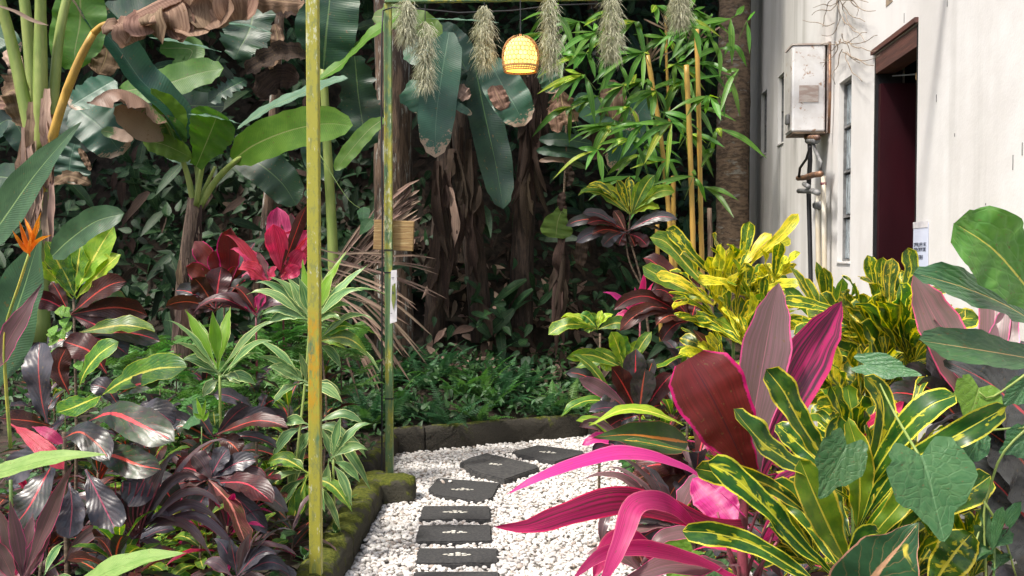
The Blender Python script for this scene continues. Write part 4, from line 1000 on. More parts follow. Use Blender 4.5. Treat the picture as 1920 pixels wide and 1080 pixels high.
ban(b2, [(368,312,7.45),(392,255,7.3),(405,222,7.2),(408,208,7.15)], 96, 'banana', face=(0,-1,-.1), wave=.03, pf='fan', tear=.10)
ban(b2, [(352,214,7.2),(395,218,7.15),(452,232,7.2)], 24, 'banana_pale', face=(0,-.3,1), wave=.05, pf='lance')
ban(b2, [(436,300,7.5),(480,270,7.35),(545,244,7.2),(610,232,7.1),(662,236,7.05)], 76, 'banana', face=(.1,-1,.0), wave=.03, tear=.06)
ban(b2, [(446,240,7.5),(500,205,7.4),(560,178,7.3),(610,158,7.25),(652,146,7.2)], 48, 'banana_pale', face=(0,-.6,.8), wave=.03)
ban(b2, [(312,285,7.7),(350,300,7.6),(372,300,7.6)], 30, 'banana_pale', face=(0,-.8,.6))
ban(b2, [(268,262,7.5),(310,272,7.4),(360,296,7.4)], 44, 'banana', face=(0,-1,-.3), wave=.04)
# leaves of the plants behind
b3 = bplant('banana plant behind the young one, its dark leaves spread across the upper left', P(440,500,8.9).x, 8.9)
stem(b3, [(470,620,9.3),(500,420,9.3),(520,100,9.3),(530,-60,9.3)], .06, 'bark', 'pseudostem', 12)
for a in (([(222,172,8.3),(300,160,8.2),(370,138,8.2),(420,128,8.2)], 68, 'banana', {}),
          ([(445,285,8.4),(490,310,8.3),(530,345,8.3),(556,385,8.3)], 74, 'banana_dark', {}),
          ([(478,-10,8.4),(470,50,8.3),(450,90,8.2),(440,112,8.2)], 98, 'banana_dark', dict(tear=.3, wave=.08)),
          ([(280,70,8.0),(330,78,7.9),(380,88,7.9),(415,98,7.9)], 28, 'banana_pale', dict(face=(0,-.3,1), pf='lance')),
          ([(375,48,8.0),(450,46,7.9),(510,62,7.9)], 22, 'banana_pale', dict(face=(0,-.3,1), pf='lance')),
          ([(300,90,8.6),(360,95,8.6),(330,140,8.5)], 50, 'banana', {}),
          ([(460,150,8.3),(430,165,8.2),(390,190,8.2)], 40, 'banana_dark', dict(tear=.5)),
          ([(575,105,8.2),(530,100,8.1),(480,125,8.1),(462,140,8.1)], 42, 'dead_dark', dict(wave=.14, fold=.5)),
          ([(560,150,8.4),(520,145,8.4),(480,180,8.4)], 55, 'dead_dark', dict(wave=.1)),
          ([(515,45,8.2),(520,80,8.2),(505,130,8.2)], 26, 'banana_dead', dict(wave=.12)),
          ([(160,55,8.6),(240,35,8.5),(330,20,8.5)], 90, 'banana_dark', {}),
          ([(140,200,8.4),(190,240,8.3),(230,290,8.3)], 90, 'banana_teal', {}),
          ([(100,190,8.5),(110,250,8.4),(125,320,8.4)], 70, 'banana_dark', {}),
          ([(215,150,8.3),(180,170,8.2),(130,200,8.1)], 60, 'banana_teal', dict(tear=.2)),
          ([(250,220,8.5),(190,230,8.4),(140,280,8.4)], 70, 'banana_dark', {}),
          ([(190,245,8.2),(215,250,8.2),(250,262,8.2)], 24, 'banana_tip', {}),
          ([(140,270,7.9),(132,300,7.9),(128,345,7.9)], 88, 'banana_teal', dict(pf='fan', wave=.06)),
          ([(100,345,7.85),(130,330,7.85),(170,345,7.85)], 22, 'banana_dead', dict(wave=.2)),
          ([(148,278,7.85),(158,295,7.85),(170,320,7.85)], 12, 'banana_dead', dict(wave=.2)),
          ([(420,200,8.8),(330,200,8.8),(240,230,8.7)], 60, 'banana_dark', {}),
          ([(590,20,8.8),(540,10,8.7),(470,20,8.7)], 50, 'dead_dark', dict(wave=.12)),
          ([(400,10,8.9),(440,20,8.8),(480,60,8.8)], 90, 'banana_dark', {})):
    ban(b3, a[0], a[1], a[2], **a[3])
b4 = bplant('banana plant between the two green posts with one huge dark upright leaf', P(640,520,8.4).x, 8.4)
stem(b4, [(628,600,8.45),(622,420,8.45),(612,250,8.45),(606,120,8.45)], .05, 'petiole', 'pseudostem', 8)
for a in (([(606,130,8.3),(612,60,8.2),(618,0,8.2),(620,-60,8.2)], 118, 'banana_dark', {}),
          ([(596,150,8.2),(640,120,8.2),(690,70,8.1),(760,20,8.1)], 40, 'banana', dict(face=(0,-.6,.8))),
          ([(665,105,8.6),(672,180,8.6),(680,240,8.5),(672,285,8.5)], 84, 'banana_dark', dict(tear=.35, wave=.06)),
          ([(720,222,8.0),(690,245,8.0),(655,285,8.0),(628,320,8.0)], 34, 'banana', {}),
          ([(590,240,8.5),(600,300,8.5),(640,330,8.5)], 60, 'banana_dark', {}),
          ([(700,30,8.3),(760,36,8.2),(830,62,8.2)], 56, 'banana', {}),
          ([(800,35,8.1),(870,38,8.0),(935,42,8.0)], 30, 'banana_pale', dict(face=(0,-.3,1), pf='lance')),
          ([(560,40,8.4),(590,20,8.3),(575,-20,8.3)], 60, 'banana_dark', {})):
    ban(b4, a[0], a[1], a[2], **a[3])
stem(b4, [(600,150,8.3),(640,118,8.25),(690,72,8.2)], .02, 'petiole', 'petiole', 6)
b5 = bplant('banana clump behind the hanging lantern, stems wrapped in dry brown sheaths', P(865,520,9.2).x, 9.2)
stem(b5, [(905,640,9.25),(888,460,9.25),(868,300,9.25),(850,100,9.25)], .11, 'shaded_bark', 'pseudostem', 12)
stem(b5, [(812,660,9.3),(822,480,9.3),(835,300,9.3),(838,120,9.3)], .10, 'shaded_bark', 'pseudostem', 12)
drape(b5, [(868,240,9.1),(880,360,9.1),(890,480,9.1)], .13, 16, seed=1); drape(b5, [(838,280,9.05),(830,400,9.05),(815,540,9.05)], .13, 30, seed=2)
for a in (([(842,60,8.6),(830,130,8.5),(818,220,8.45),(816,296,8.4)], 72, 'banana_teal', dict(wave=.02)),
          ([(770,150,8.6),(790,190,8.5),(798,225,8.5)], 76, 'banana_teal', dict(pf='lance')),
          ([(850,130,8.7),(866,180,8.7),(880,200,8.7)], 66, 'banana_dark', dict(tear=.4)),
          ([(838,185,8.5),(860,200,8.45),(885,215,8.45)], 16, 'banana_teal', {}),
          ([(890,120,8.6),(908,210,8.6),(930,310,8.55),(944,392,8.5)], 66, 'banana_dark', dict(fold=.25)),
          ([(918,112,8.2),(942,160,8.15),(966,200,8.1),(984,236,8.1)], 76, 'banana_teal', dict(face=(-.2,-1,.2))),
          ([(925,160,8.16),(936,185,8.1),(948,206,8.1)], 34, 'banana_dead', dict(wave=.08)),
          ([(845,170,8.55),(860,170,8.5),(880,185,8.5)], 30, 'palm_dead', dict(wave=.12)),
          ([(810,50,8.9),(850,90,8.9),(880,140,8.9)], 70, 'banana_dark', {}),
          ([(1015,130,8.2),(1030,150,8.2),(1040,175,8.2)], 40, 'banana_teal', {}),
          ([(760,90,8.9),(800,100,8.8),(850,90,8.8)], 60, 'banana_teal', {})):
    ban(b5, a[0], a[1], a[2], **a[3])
b6 = bplant('banana clump right of the lantern with brown dead leaves drooping from it', P(990,520,9.4).x, 9.4)
stem(b6, [(975,640,9.4),(980,460,9.4),(990,300,9.4),(1010,100,9.4)], .12, 'shaded_bark', 'pseudostem', 12)
drape(b6, [(1000,120,9.2),(990,260,9.2),(982,400,9.2)], .15, 30, seed=3)
for a in (([(1050,170,8.5),(1056,200,8.45),(1066,232,8.4)], 62, 'banana_dead', dict(wave=.12, fold=-.6, tear=.3)),
          ([(1048,190,8.5),(1040,215,8.45),(1046,250,8.4)], 26, 'banana_dead', dict(wave=.12)),
          ([(1145,150,8.9),(1150,200,8.8),(1140,260,8.8)], 50, 'banana_dead', dict(wave=.12)),
          ([(1110,270,8.8),(1060,262,8.7),(1010,262,8.7)], 30, 'banana_dark', dict(tear=.2)),
          ([(1110,295,8.8),(1060,285,8.7),(1005,282,8.7)], 24, 'banana_dark', {}),
          ([(1100,315,8.8),(1050,298,8.7),(1010,302,8.7)], 14, 'banana_tip', {}),
          ([(1055,390,8.6),(1046,415,8.6),(1042,446,8.6)], 62, 'banana', dict(pf='fan')),
          ([(1062,310,8.7),(1068,330,8.7),(1062,350,8.7)], 18, 'dead_dark', dict(wave=.2)),
          ([(1056,360,8.62),(1052,380,8.6),(1060,400,8.6)], 16, 'dead_dark', dict(wave=.2)),
          ([(1095,440,8.6),(1090,470,8.6),(1088,500,8.6)], 24, 'dead_dark', dict(wave=.2)),
          ([(1120,180,8.9),(1130,240,8.9),(1110,300,8.9)], 50, 'dead_dark', dict(wave=.1)),
          ([(1220,180,9.2),(1180,240,9.2),(1150,320,9.2)], 60, 'banana_teal', {}),
          ([(1080,180,8.8),(1120,210,8.8),(1200,230,8.8)], 60, 'banana_teal', {})):
    ban(b6, a[0], a[1], a[2], **a[3])
stem(b6, [(1062,200,8.75),(1060,320,8.7),(1052,440,8.7),(1044,620,8.8)], .012, 'stem_brown', 'stem', 6)
drape(b6, [(1058,430,8.7),(1054,500,8.7),(1050,560,8.7)], .06, 10, seed=4)
b7 = bplant('banana plant at the extreme left edge, mostly hidden behind the stout green stem', P(-60,500,8.2).x, 8.2)
stem(b7, [(-50,700,8.2),(-40,400,8.2),(-30,100,8.2)], .09, 'dry_sheath', 'pseudostem', 10)
for a in (([(-40,60,8.1),(10,75,8.0),(30,105,8.0)], 50, 'banana_teal', {}), ([(-30,260,8.1),(20,225,8.0),(60,290,8.0)], 60, 'banana_dark', {}), ([(-20,190,8),(30,200,8),(60,240,8)], 30, 'banana_dead', {}), ([(-20,330,8.1),(30,340,8.0),(60,400,8.0)], 60, 'banana_dark', {})):
    ban(b7, a[0], a[1], a[2], **a[3])

# dry palm frond beside the post
pf = plant('palm_frond', 'dry brown fallen palm frond leaning behind the far green post', 'palm frond', P(650,560,7.3).x, 7.3, z=P(650,720,7.3).z)
stem(pf, [(600,620,7.3),(650,500,7.2),(700,430,7.15),(770,360,7.1)], .012, 'dry_sheath', 'midrib', 6)
rd = random.Random(8)
for k in range(44):     # upper dense sweep
    t = rd.random(); bx, by = 600+165*t+rd.uniform(-22,22), 575-195*t+rd.uniform(-35,30)
    L = min(rd.uniform(90,190), max(30, (785-bx)*1.2)); a = R(rd.uniform(36,60)) if t < .6 else R(rd.uniform(15,50))
    leaf(pf, [(bx,by,7.15+rd.uniform(-.1,.1)), (bx+L*.5*math.cos(a),by-L*.5*math.sin(a),7.1), (bx+L*math.cos(a),by-L*math.sin(a)*.95,7.1)], rd.uniform(4,8), rd.choice(['palm_dead','palm_dead','dead_dark']), 'strap', name='leaflet', fold=.6, nl=6, nw=2, wave=0)
for k in range(22):     # lower separate leaflets fanning right and down
    bx, by = 690+rd.uniform(-70,30), 470+k*7+rd.uniform(-8,8); L = rd.uniform(70,150); a = R(2-k*3.2+rd.uniform(-8,8))
    leaf(pf, [(bx-60,by-20,6.95),(bx,by,6.9),(bx+L*.55*math.cos(a),by-L*.55*math.sin(a),6.85),(bx+L*math.cos(a),by-L*math.sin(a)+9,6.85)], rd.uniform(3.5,6), 'palm_dead', 'strap', name='leaflet', fold=.6, nl=7, nw=2, wave=0)
for k in range(14):
    bx, by = 640+rd.uniform(-10,60), 520+k*9; L = rd.uniform(90,150); a = R(-35-k*2.5+rd.uniform(-6,6))
    leaf(pf, [(bx,by,6.98),(bx+L*.5*math.cos(a),by-L*.5*math.sin(a),6.95),(bx+L*math.cos(a),by-L*math.sin(a)+12,6.95)], rd.uniform(4,6.5), rd.choice(['palm_dead','dead_dark']), 'strap', name='leaflet', fold=.6, nl=7, nw=2, wave=0)
# small climbing vine on the trunk
vn = plant('climbing_vine', 'two round green vine leaves hanging left of the wooden plank', 'vine', P(680,420,7.0).x, 7.0, z=P(680,480,7.0).z)
for a in (([(682,388,6.95),(682,405,6.9),(678,424,6.9)], 26), ([(698,410,6.9),(686,424,6.88),(674,442,6.88)], 24), ([(590,330,7.2),(594,345,7.2),(598,362,7.2)], 16)): leaf(vn, a[0], a[1], 'vine_leaf', 'ovate')
stem(vn, [(600,290,7.1),(650,370,7.0),(684,396,6.95),(700,408,6.92)], .003, 'stem_green')

# ---- bamboo / palmate shrub
bb = plant('bamboo', 'clump of yellow bamboo culms with bright lance shaped leaves beside the palm trunk', 'bamboo', P(1270,560,8.9).x, 8.9, z=hill(P(1270,560,8.9).x, 8.9))
def culm(pts, r):
    c = cat([P(*q) for q in pts], 28); mb = MB(); rr_ = [r*(1.13 if i % 5 == 0 else 1) for i in range(28)]
    mb.tube(c, rr_, 8); mb.build('culm', M['culm'], bb, True, loc=c[0])
for pts, r in (([(1262,560,7.8),(1254,400,7.8),(1238,250,7.8),(1214,104,7.8)], .018), ([(1302,600,7.75),(1299,440,7.75),(1294,280,7.75),(1287,122,7.75)], .020), ([(1318,560,7.85),(1314,400,7.85),(1310,200,7.85),(1306,55,7.85)], .018), ([(1240,640,8.7),(1234,520,8.7),(1232,420,8.7)], .018), ([(1270,560,8.8),(1264,450,8.8),(1262,330,8.8)], .019), ([(1256,240,8.9),(1250,120,8.9),(1248,30,8.9)], .012), ([(1315,450,8.6),(1314,430,8.6),(1314,415,8.6)], .02)): culm(pts, r)
stem(bb, [(1333,620,8.3),(1332,480,8.3),(1330,390,8.3)], .028, 'dry_sheath', 'dead_culm', 8)
rd = random.Random(21)
CL = [(1040,20,6),(1100,100,8),(1150,70,8),(1215,150,8),(1240,210,7),(1160,230,7),(1120,280,6),(1250,300,6),(1340,280,6),(1300,200,7),(1360,140,7),(1330,70,8),(1370,80,6),(1270,30,8),(1070,200,5),(1320,350,5),(1180,330,5),(1208,98,8),(1300,50,9),(1120,60,8),(1060,90,8),(1020,60,6),(1160,120,8),(1095,140,8),(1180,200,8),(1230,170,8),(1260,230,8),(1220,270,8),(1140,235,7),(1290,250,8),(1330,180,8),(1350,90,8),(1370,35,8),(1345,240,7),(1280,150,8),(1190,40,8),(1250,70,8),(1085,40,8),(1330,30,8),(1230,10,8),(1385,130,6),(1150,20,7),(1300,330,5),(1240,340,6),(1350,180,6),(1200,290,7),(1120,180,7),(1170,160,8),(1265,120,8),(1310,115,8),(1290,20,8),(1400,40,6),(1210,230,8),(1180,260,7)]
for (cx, cy, n) in CL:
    if cx > 1335: n -= 3
    n -= 1
    Y = rd.uniform(7.55,8.7); base = rd.uniform(-1.9,.3) if cx < 1240 else rd.uniform(-1.0,1.2)
    d0 = R(180) if cx < 1220 else R(0 if rd.random() < .5 else 180)
    for i in range(n):
        a = d0+R(-100+200*i/max(1,n-1)+rd.uniform(-18,18)); L = rd.uniform(50,98); dx, dy_ = math.cos(a)*L, -math.sin(a)*L*.45+L*rd.uniform(.1,.75)
        mt = 'bamboo_leaf' if rd.random() < .86 else 'croton_lime'
        leaf(bb, [(cx,cy,Y),(cx+dx*.5,cy+dy_*.32,Y-.06),(cx+dx,cy+dy_,Y-rd.uniform(-.1,.2))], rd.uniform(8,13.5), mt, 'lance', nl=6, nw=2, fold=.3, wave=.01, rd=rd, face=(rd.uniform(-.4,.4), -.8, rd.uniform(.1,1)))
    stem(bb, [(cx,cy,Y),(cx+rd.uniform(8,26)*(1 if cx < 1240 else -1),cy+rd.uniform(18,50),Y+.15)], .004, 'stem_green', 'twig', 5)
for (cx, cy) in ((1208,98),(1300,60),(1248,40)):   # dry sheaths at the culm heads
    for i in range(12):
        a = R(rd.uniform(20,160)); L = rd.uniform(25,60); leaf(bb, [(cx+8,cy+20,8.5),(cx+8+L*.4*math.cos(a),cy+20-L*.5*math.sin(a),8.45),(cx+8+L*math.cos(a),cy+16-L*math.sin(a),8.4)], 4, 'palm_dead', 'strap', name='sheath', nl=4, nw=2, wave=0)

# ---- hanging moss on the beam
def moss(label, cx, y0, y1, w, Y, seed, lobes=None):
    rd = random.Random(seed); V = []; Fs = []; h = y1-y0; rag = rd.uniform(8,16)
    top = P(cx, y0, Y); s_ = Y/F
    for k in range(900):
        t = rd.random()**.85; wd = w*(.20+.80*math.sin(math.pi*min(1,t*.8+.12)))*(.72+.4*math.sin(t*rag+seed)*math.sin(t*7+seed*2))
        cxo = 0 if not lobes else lobes*rd.choice((-1,1))*t
        a = rd.uniform(0,6.283); r = wd*.42*(rd.random()**.6)
        p = top+Vector(((math.cos(a)*r+cxo)*s_, math.sin(a)*r*s_, -t*h*s_)); d = Vector((math.cos(a)*.8+rd.gauss(0,.5), math.sin(a)*.8+rd.gauss(0,.5), rd.uniform(-1.6,.1))); L = rd.uniform(12,28)*s_; d = d.normalized()*L
        q = p+d*.5+Vector((rd.gauss(0,1), rd.gauss(0,1), rd.gauss(0,1)))*.006; e = q+d*.4+Vector((0,0,-L*.35))+Vector((rd.gauss(0,1), rd.gauss(0,1), 0))*.006; tw = .0021
        b = len(V)
        for c in (p, q): V += [c+Vector((tw,0,0)), c+Vector((-tw*.5,tw*.9,0)), c+Vector((-tw*.5,-tw*.9,0))]
        V.append(e)
        for j in range(3): j2 = (j+1) % 3; Fs += [(b+j,b+j2,b+3+j2,b+3+j), (b+3+j,b+3+j2,b+6)]
    r = empty('hanging_moss', top, label, 'air plant', 'moss tufts hanging from the green beam')
    mesh('strands', V, Fs, M['moss_strand'], r, smooth=False, loc=top)
    mb = MB(); mb.tube([top+Vector((0,0,.0)), top+Vector((0,.01,.02+ (max(0, y0-14))*s_))], .003, 4); mb.build('string', M['black'], r, loc=top)
moss('short leftmost moss tuft tied at the corner of the green frame', 762, 0, 76, 34, 6.6, 1)
moss('moss tuft hanging lowest on a string, second from the left corner', 797, 40, 162, 46, 6.6, 2)
moss('lone cone shaped moss tuft just left of the lantern', 908, 10, 122, 46, 6.57, 3)
moss('long ragged moss tuft just right of the lantern', 1031, -8, 128, 52, 6.53, 4, lobes=6)
moss('wide moss tuft over the middle of the bamboo leaves', 1146, -8, 106, 50, 6.5, 5)
moss('rightmost short moss tuft above the yellow bamboo culms', 1274, -20, 44, 44, 6.45, 6)
# dry roots hanging on the wall
rd = random.Random(31); rt = empty('dry_root_tendrils', W(1580,0,.05), 'thin curly dry root tendrils hanging on the wall above the water heater', 'roots')
for k in range(26):
    x, y = 1578+rd.uniform(-14,14), rd.uniform(-30,100); pts = []; a = rd.uniform(.2,2.9)
    for i in range(7): pts.append(W(x, y, .03+.03*rd.random())); L = rd.uniform(8,14); x += math.cos(a)*L; y += math.sin(a)*L*.9+1; a += rd.uniform(-.9,.9)
    mb = MB(); mb.tube(cat(pts, 14), [.0032-.0001*i for i in range(14)], 4); mb.build('tendril', M['root_strand'], rt, True, loc=pts[0])

# ================================================================== FERNS AND FEATHERY SHRUBS
rd = random.Random(40)
USED = set()
def autolabel(head, x, y, lms):
    lms = sorted(lms, key=lambda q: (q[1]-x)**2+(q[2]-y)**2)
    for side in range(2):
        for nm, lx, ly in lms[:6]:
            dx, dy_ = x-lx, y-ly
            rel = ('right of' if dx > 0 else 'left of') if abs(dx) > abs(dy_) else ('behind' if dy_ > 0 else 'in front of')
            if side: rel = 'low down, '+rel
            t = head+' '+rel+' '+nm
            if t not in USED: USED.add(t); return t
    t = head+' between '+lms[0][0]+' and '+lms[1][0]; USED.add(t); return t
KLM = [('the foot of the far green post',-.82,7.6),('the dry palm frond',-1.4,7.9),('the middle of the back kerb',0,8.2),('the stub of the back kerb by the maroon leaves',.7,8.4),('the tallest fern on the bank',-.4,8.8),('the dry banana stems',-.3,9.2),('the lime croton',.5,7.8),('the kerb joint near the post',-.6,7.9)]
LLM = [('the nearest post',-.83,4.27),('the far green post',-.82,6.7),('the mossy kerb',-.95,5.2),('the orange flower',-1.45,2.9),('the pale paddle leaf',-1.3,2.5),('the arching bronze cordyline',-1.33,3.6),('the tall variegated cordyline',-1.0,5.1),('the small lime cordyline',-1.4,4.8),('the young banana plant',-2.4,7.6),('the tall banana plant',-3.2,6.9),('the red ribbed croton',-1.65,3.7),('the purple black croton',-1.25,4.2),('the pink cordyline',-1.4,6.3),('the upright lime croton',-2.0,4.6)]
RLM = [('the giant cordyline',.63,2.75),('the doorway',1.9,5.2),('the water heater',2.0,6.8),('the blazing gold croton',1.0,4.6),('the yellow edged croton by the door',1.35,3.7),('the foreground croton',.85,2.5),('the climbing vine',1.1,2.3),('the lime croton',.5,5.6),('the small croton tree',.8,6.9),('the farthest stepping stone',.5,7.6),('the notice',1.9,4.8),('the orange splashed croton leaf',.7,4.1),('the bamboo',1.5,8.3),('the huge wavy green leaves',1.3,2.4)]
FL0 = [(-1.35,8.15,10,.9,'near the base of the far post'),(-.95,8.55,9,1.0,'right behind the kerb corner'),(-.5,8.5,10,1.0,'left of the middle of the back kerb'),(-.1,8.75,10,1.1,'behind the middle of the back kerb'),(.25,8.7,9,.95,'with the longest frond, centre of the bank'),(.6,8.95,9,.9,'at the right end of the back kerb'),(-.7,9.1,9,1.0,'higher on the bank at the left'),(-.25,9.3,9,.9,'on the bank below the dry banana stems'),(-1.6,8.7,10,1.0,'behind the dry palm frond'),(.95,9.2,9,.9,'half hidden by the right hand crotons'),(.1,8.95,9,1.0,'just above the kerb, second row'),(-1.2,9.0,9,1.0,'second row near the trunk')]
FL = [(x, YK(x)+.18+(y-8.0-.3*x if y > 8.7 else rd.uniform(0,.2))*.6, n, s_, w) for x, y, n, s_, w in FL0]
for k in range(34):
    x = rd.uniform(-1.9, .9); fern(autolabel(rd.choice(['green fern','bright green fern']), x, 8.3, KLM), x, YK(x)+rd.uniform(.15,1.1), 9, rd.uniform(.6,.95), rd.choice(['fern','fern_blue']), group='ferns massed above the back kerb')
for (x, y, n, s_, w) in FL: fern('blue green fern '+w, x, y, n, s_, 'fern_blue', group='ferns behind the back kerb')
SF = [(400,700,5.9),(470,660,6.1),(330,640,6.3),(520,620,6.3),(300,720,5.7),(440,740,5.6),(560,640,6.4),(250,660,6.0),(360,760,5.4),(500,700,5.8),(545,590,6.8),(640,650,6.5)]
WH = ['just right of the small lime cordyline','behind the cordyline leaves, above the lime one','left of the lime cordyline','left of the tall variegated cordyline, high','below the broad green croton leaf','in the middle of the left bed, low','behind the nearest post','at the far left of the middle row','beside the small lime sapling','between the lime and variegated cordylines','highest of the feathery ones','between the two posts']
for (px, py, Y), w in zip(SF, WH):
    c = P(px, py, Y); p = plant('feathery_shrub', 'feathery cut leaved green shrub '+w, 'shrub', c.x, c.y, 'feathery green shrubs in the left bed')
    stem(p, [Vector((c.x, c.y, .05)), c+Vector((0,0,-.2)), c], .006, 'stem_brown')
    for i in range(26):
        q = c+Vector((rd.uniform(-.16,.16), rd.uniform(-.14,.1), rd.uniform(-.32,.10))); place(p, rd.choice(ARC['feather']), q, rd.uniform(-3.1,3.1), R(rd.uniform(-15,45)), rd.uniform(-.5,.5), rd.uniform(.7,1.15), 'frond')
# ================================================================== LEFT BED
def PL(name, label, cat_, hub, group=None, st='stem_brown', r=.009):
    c = P(*hub); p = plant(name, label, cat_, c.x, c.y, group)
    if st: stem(p, [Vector((c.x+RN.uniform(-.03,.03), c.y+.03, .05)), Vector((c.x, c.y+.01, (.05+c.z)/2)), c], r, st)
    return p
CG, DG = 'crotons', 'cordylines'
h = PL('heliconia', 'heliconia with large green paddle leaves and one orange flower at the left edge', 'heliconia', (20,900,3.1), st='stem_green')
leaf(h, [(-60,500,3.2),(0,420,3.15),(60,335,3.1),(110,275,3.05),(152,228,3.05)], 84, 'heli', 'lance', nl=22, nw=6, wave=.015, fold=.15)
leaf(h, [(-30,760,3.0),(10,640,3.0),(45,540,2.98),(78,430,2.95)], 122, 'heli', 'lance', nl=22, nw=6, wave=.02, fold=.2)
leaf(h, [(98,480,3.5),(130,450,3.45),(180,415,3.4),(234,400,3.4)], 58, 'heli', 'ban', nl=20, nw=6, wave=.04, face=(0,-1,.2))
stem(h, [(20,840,3.0),(8,640,2.95),(34,540,2.9),(57,468,2.88)], .0055, 'bract_stem')
for a in (([(57,470,2.88),(66,440,2.86),(77,397,2.86)], 11), ([(57,474,2.88),(48,446,2.86),(36,414,2.85)], 11), ([(57,474,2.88),(74,452,2.85),(98,440,2.84)], 11), ([(56,478,2.88),(40,456,2.85),(23,432,2.84)], 10), ([(58,462,2.88),(60,440,2.86),(46,408,2.88)], 9), ([(60,460,2.88),(72,430,2.88),(75,414,2.88)], 8), ([(57,482,2.87),(57,465,2.85),(58,440,2.85)], 10)):
    leaf(h, a[0], a[1], 'bract', 'cord' if False else 'lance', name='bract', fold=1.0, nl=8, nw=4, wave=0)
h2 = PL('heliconia', 'pale green arching paddle leaves low in the bottom left corner', 'heliconia', (60,1150,2.5), st='stem_green')
leaf(h2, [(-60,905,2.5),(20,880,2.45),(110,858,2.4),(198,852,2.38)], 52, 'heli_light', 'lance', nl=18, nw=6, wave=.03, face=(0,-.6,.8))
leaf(h2, [(110,1130,2.5),(190,1078,2.42),(270,1048,2.38),(348,1036,2.35)], 62, 'heli_light', 'lance', nl=18, nw=6, wave=.03, face=(0,-.6,.8))
# pale mauve straps
c = PL('cordyline', 'single mauve strap leaf rising at the left edge below the orange flower', 'cordyline', (-10,720,3.0), DG, None)
leaf(c, [(-30,740,3.0),(10,650,2.95),(45,590,2.9),(79,532,2.9)], 50, 'cord_mauve', 'cord', nl=14, nw=6)
c = PL('cordyline', 'mauve pink cordyline with upright blades in the bottom left corner', 'cordyline', (40,1120,2.6), DG, 'stem_red')
fan(c, (40,1110,2.6), [(138,868,36),(112,925,34),(-6,944,34),(-20,1000,36),(62,960,34),(18,935,30),(90,985,40),(-30,1060,40)], 'cord_mauve', 'cord', .04, face=(0,-1,.2), nl=14)
# croton L2
c = PL('croton', 'croton with upright lime leaves veined in yellow beside the orange flower', 'croton', (138,560,4.6), CG)
fan(c, (138,556,4.6), [(213,424,56),(151,459,52),(86,452,46),(74,492,46),(226,477,40),(103,450,40),(115,500,40)], ['croton_lime','croton_green'], 'obov', .05, face=(0,-1,.25))
fan(c, (132,590,4.6), [(236,528,46),(278,592,48),(96,528,28),(60,560,40),(238,560,40,.2,'croton_orange'),(215,640,40)], 'croton_maroon', 'obov', .10, face=(0,-1,.4))
fan(c, (150,628,4.5), [(290,622,44,-.05,'croton_green'),(300,640,44,.05,'croton_dark'),(90,650,50),(240,665,50)], ['croton_dark','croton_slate'], 'obov', .08)
# main dark croton L3
c = PL('croton', 'large dark croton with glossy red ribbed leaves in front at the left', 'croton', (120,810,3.7), CG, r=.013)
for a in (([(165,790,3.7),(210,775,3.6),(270,800,3.5),(327,828,3.45)], 74, 'croton_redmid'), ([(118,822,3.6),(150,810,3.5),(185,835,3.45),(205,862,3.4)], 58, 'croton_dark'), ([(170,850,3.6),(215,855,3.5),(260,872,3.45),(302,880,3.45)], 62, 'croton_redmid'),
          ([(90,800,3.6),(78,750,3.6),(72,690,3.6),(74,642,3.65)], 64, 'croton_slate'), ([(190,742,3.8),(230,715,3.7),(290,692,3.65),(350,688,3.6)], 62, 'croton_green'), ([(148,730,3.7),(158,700,3.65),(185,665,3.6),(222,640,3.6)], 48, 'croton_green'),
          ([(190,742,3.6),(165,752,3.5),(135,765,3.45),(106,774,3.4)], 48, 'croton_green'), ([(222,740,3.7),(255,722,3.65),(300,712,3.65)], 42, 'croton_redmid'), ([(250,765,3.9),(290,770,3.85),(328,795,3.85)], 56, 'croton_slate'),
          ([(100,868,3.5),(82,900,3.4),(55,950,3.35),(28,985,3.35)], 72, 'croton_dark'), ([(130,905,3.5),(135,950,3.45),(130,1010,3.4)], 62, 'croton_slate'), ([(100,800,3.5),(60,790,3.4),(0,784,3.35)], 40, 'croton_maroon'),
          ([(20,795,3.3),(50,815,3.25),(90,850,3.2),(120,880,3.2)], 34, 'cord_redpink'), ([(60,800,3.3),(90,812,3.25),(118,832,3.25)], 22, 'cord_redpink'), ([(220,860,3.7),(270,890,3.6),(240,950,3.55)], 70, 'croton_slate'),
          ([(160,880,3.6),(190,940,3.55),(220,1000,3.5)], 66, 'croton_slate'), ([(120,850,3.7),(60,860,3.7),(10,900,3.7)], 60, 'croton_slate'), ([(250,905,3.9),(300,910,3.8),(330,950,3.8)], 60, 'croton_dark'), ([(200,700,4.0),(170,660,4.0),(120,640,4.0)], 60, 'croton_maroon'),
          ([(130,740,3.9),(110,690,3.9),(125,650,3.9)], 46, 'croton_maroon'), ([(225,765,3.8),(200,730,3.8),(170,720,3.8)], 40, 'croton_slate')):
    leaf(c, a[0], a[1], a[2], 'obov', nl=18, nw=6, wave=.05, fold=.15, face=(RN.uniform(-.3,.3), -1, .6))
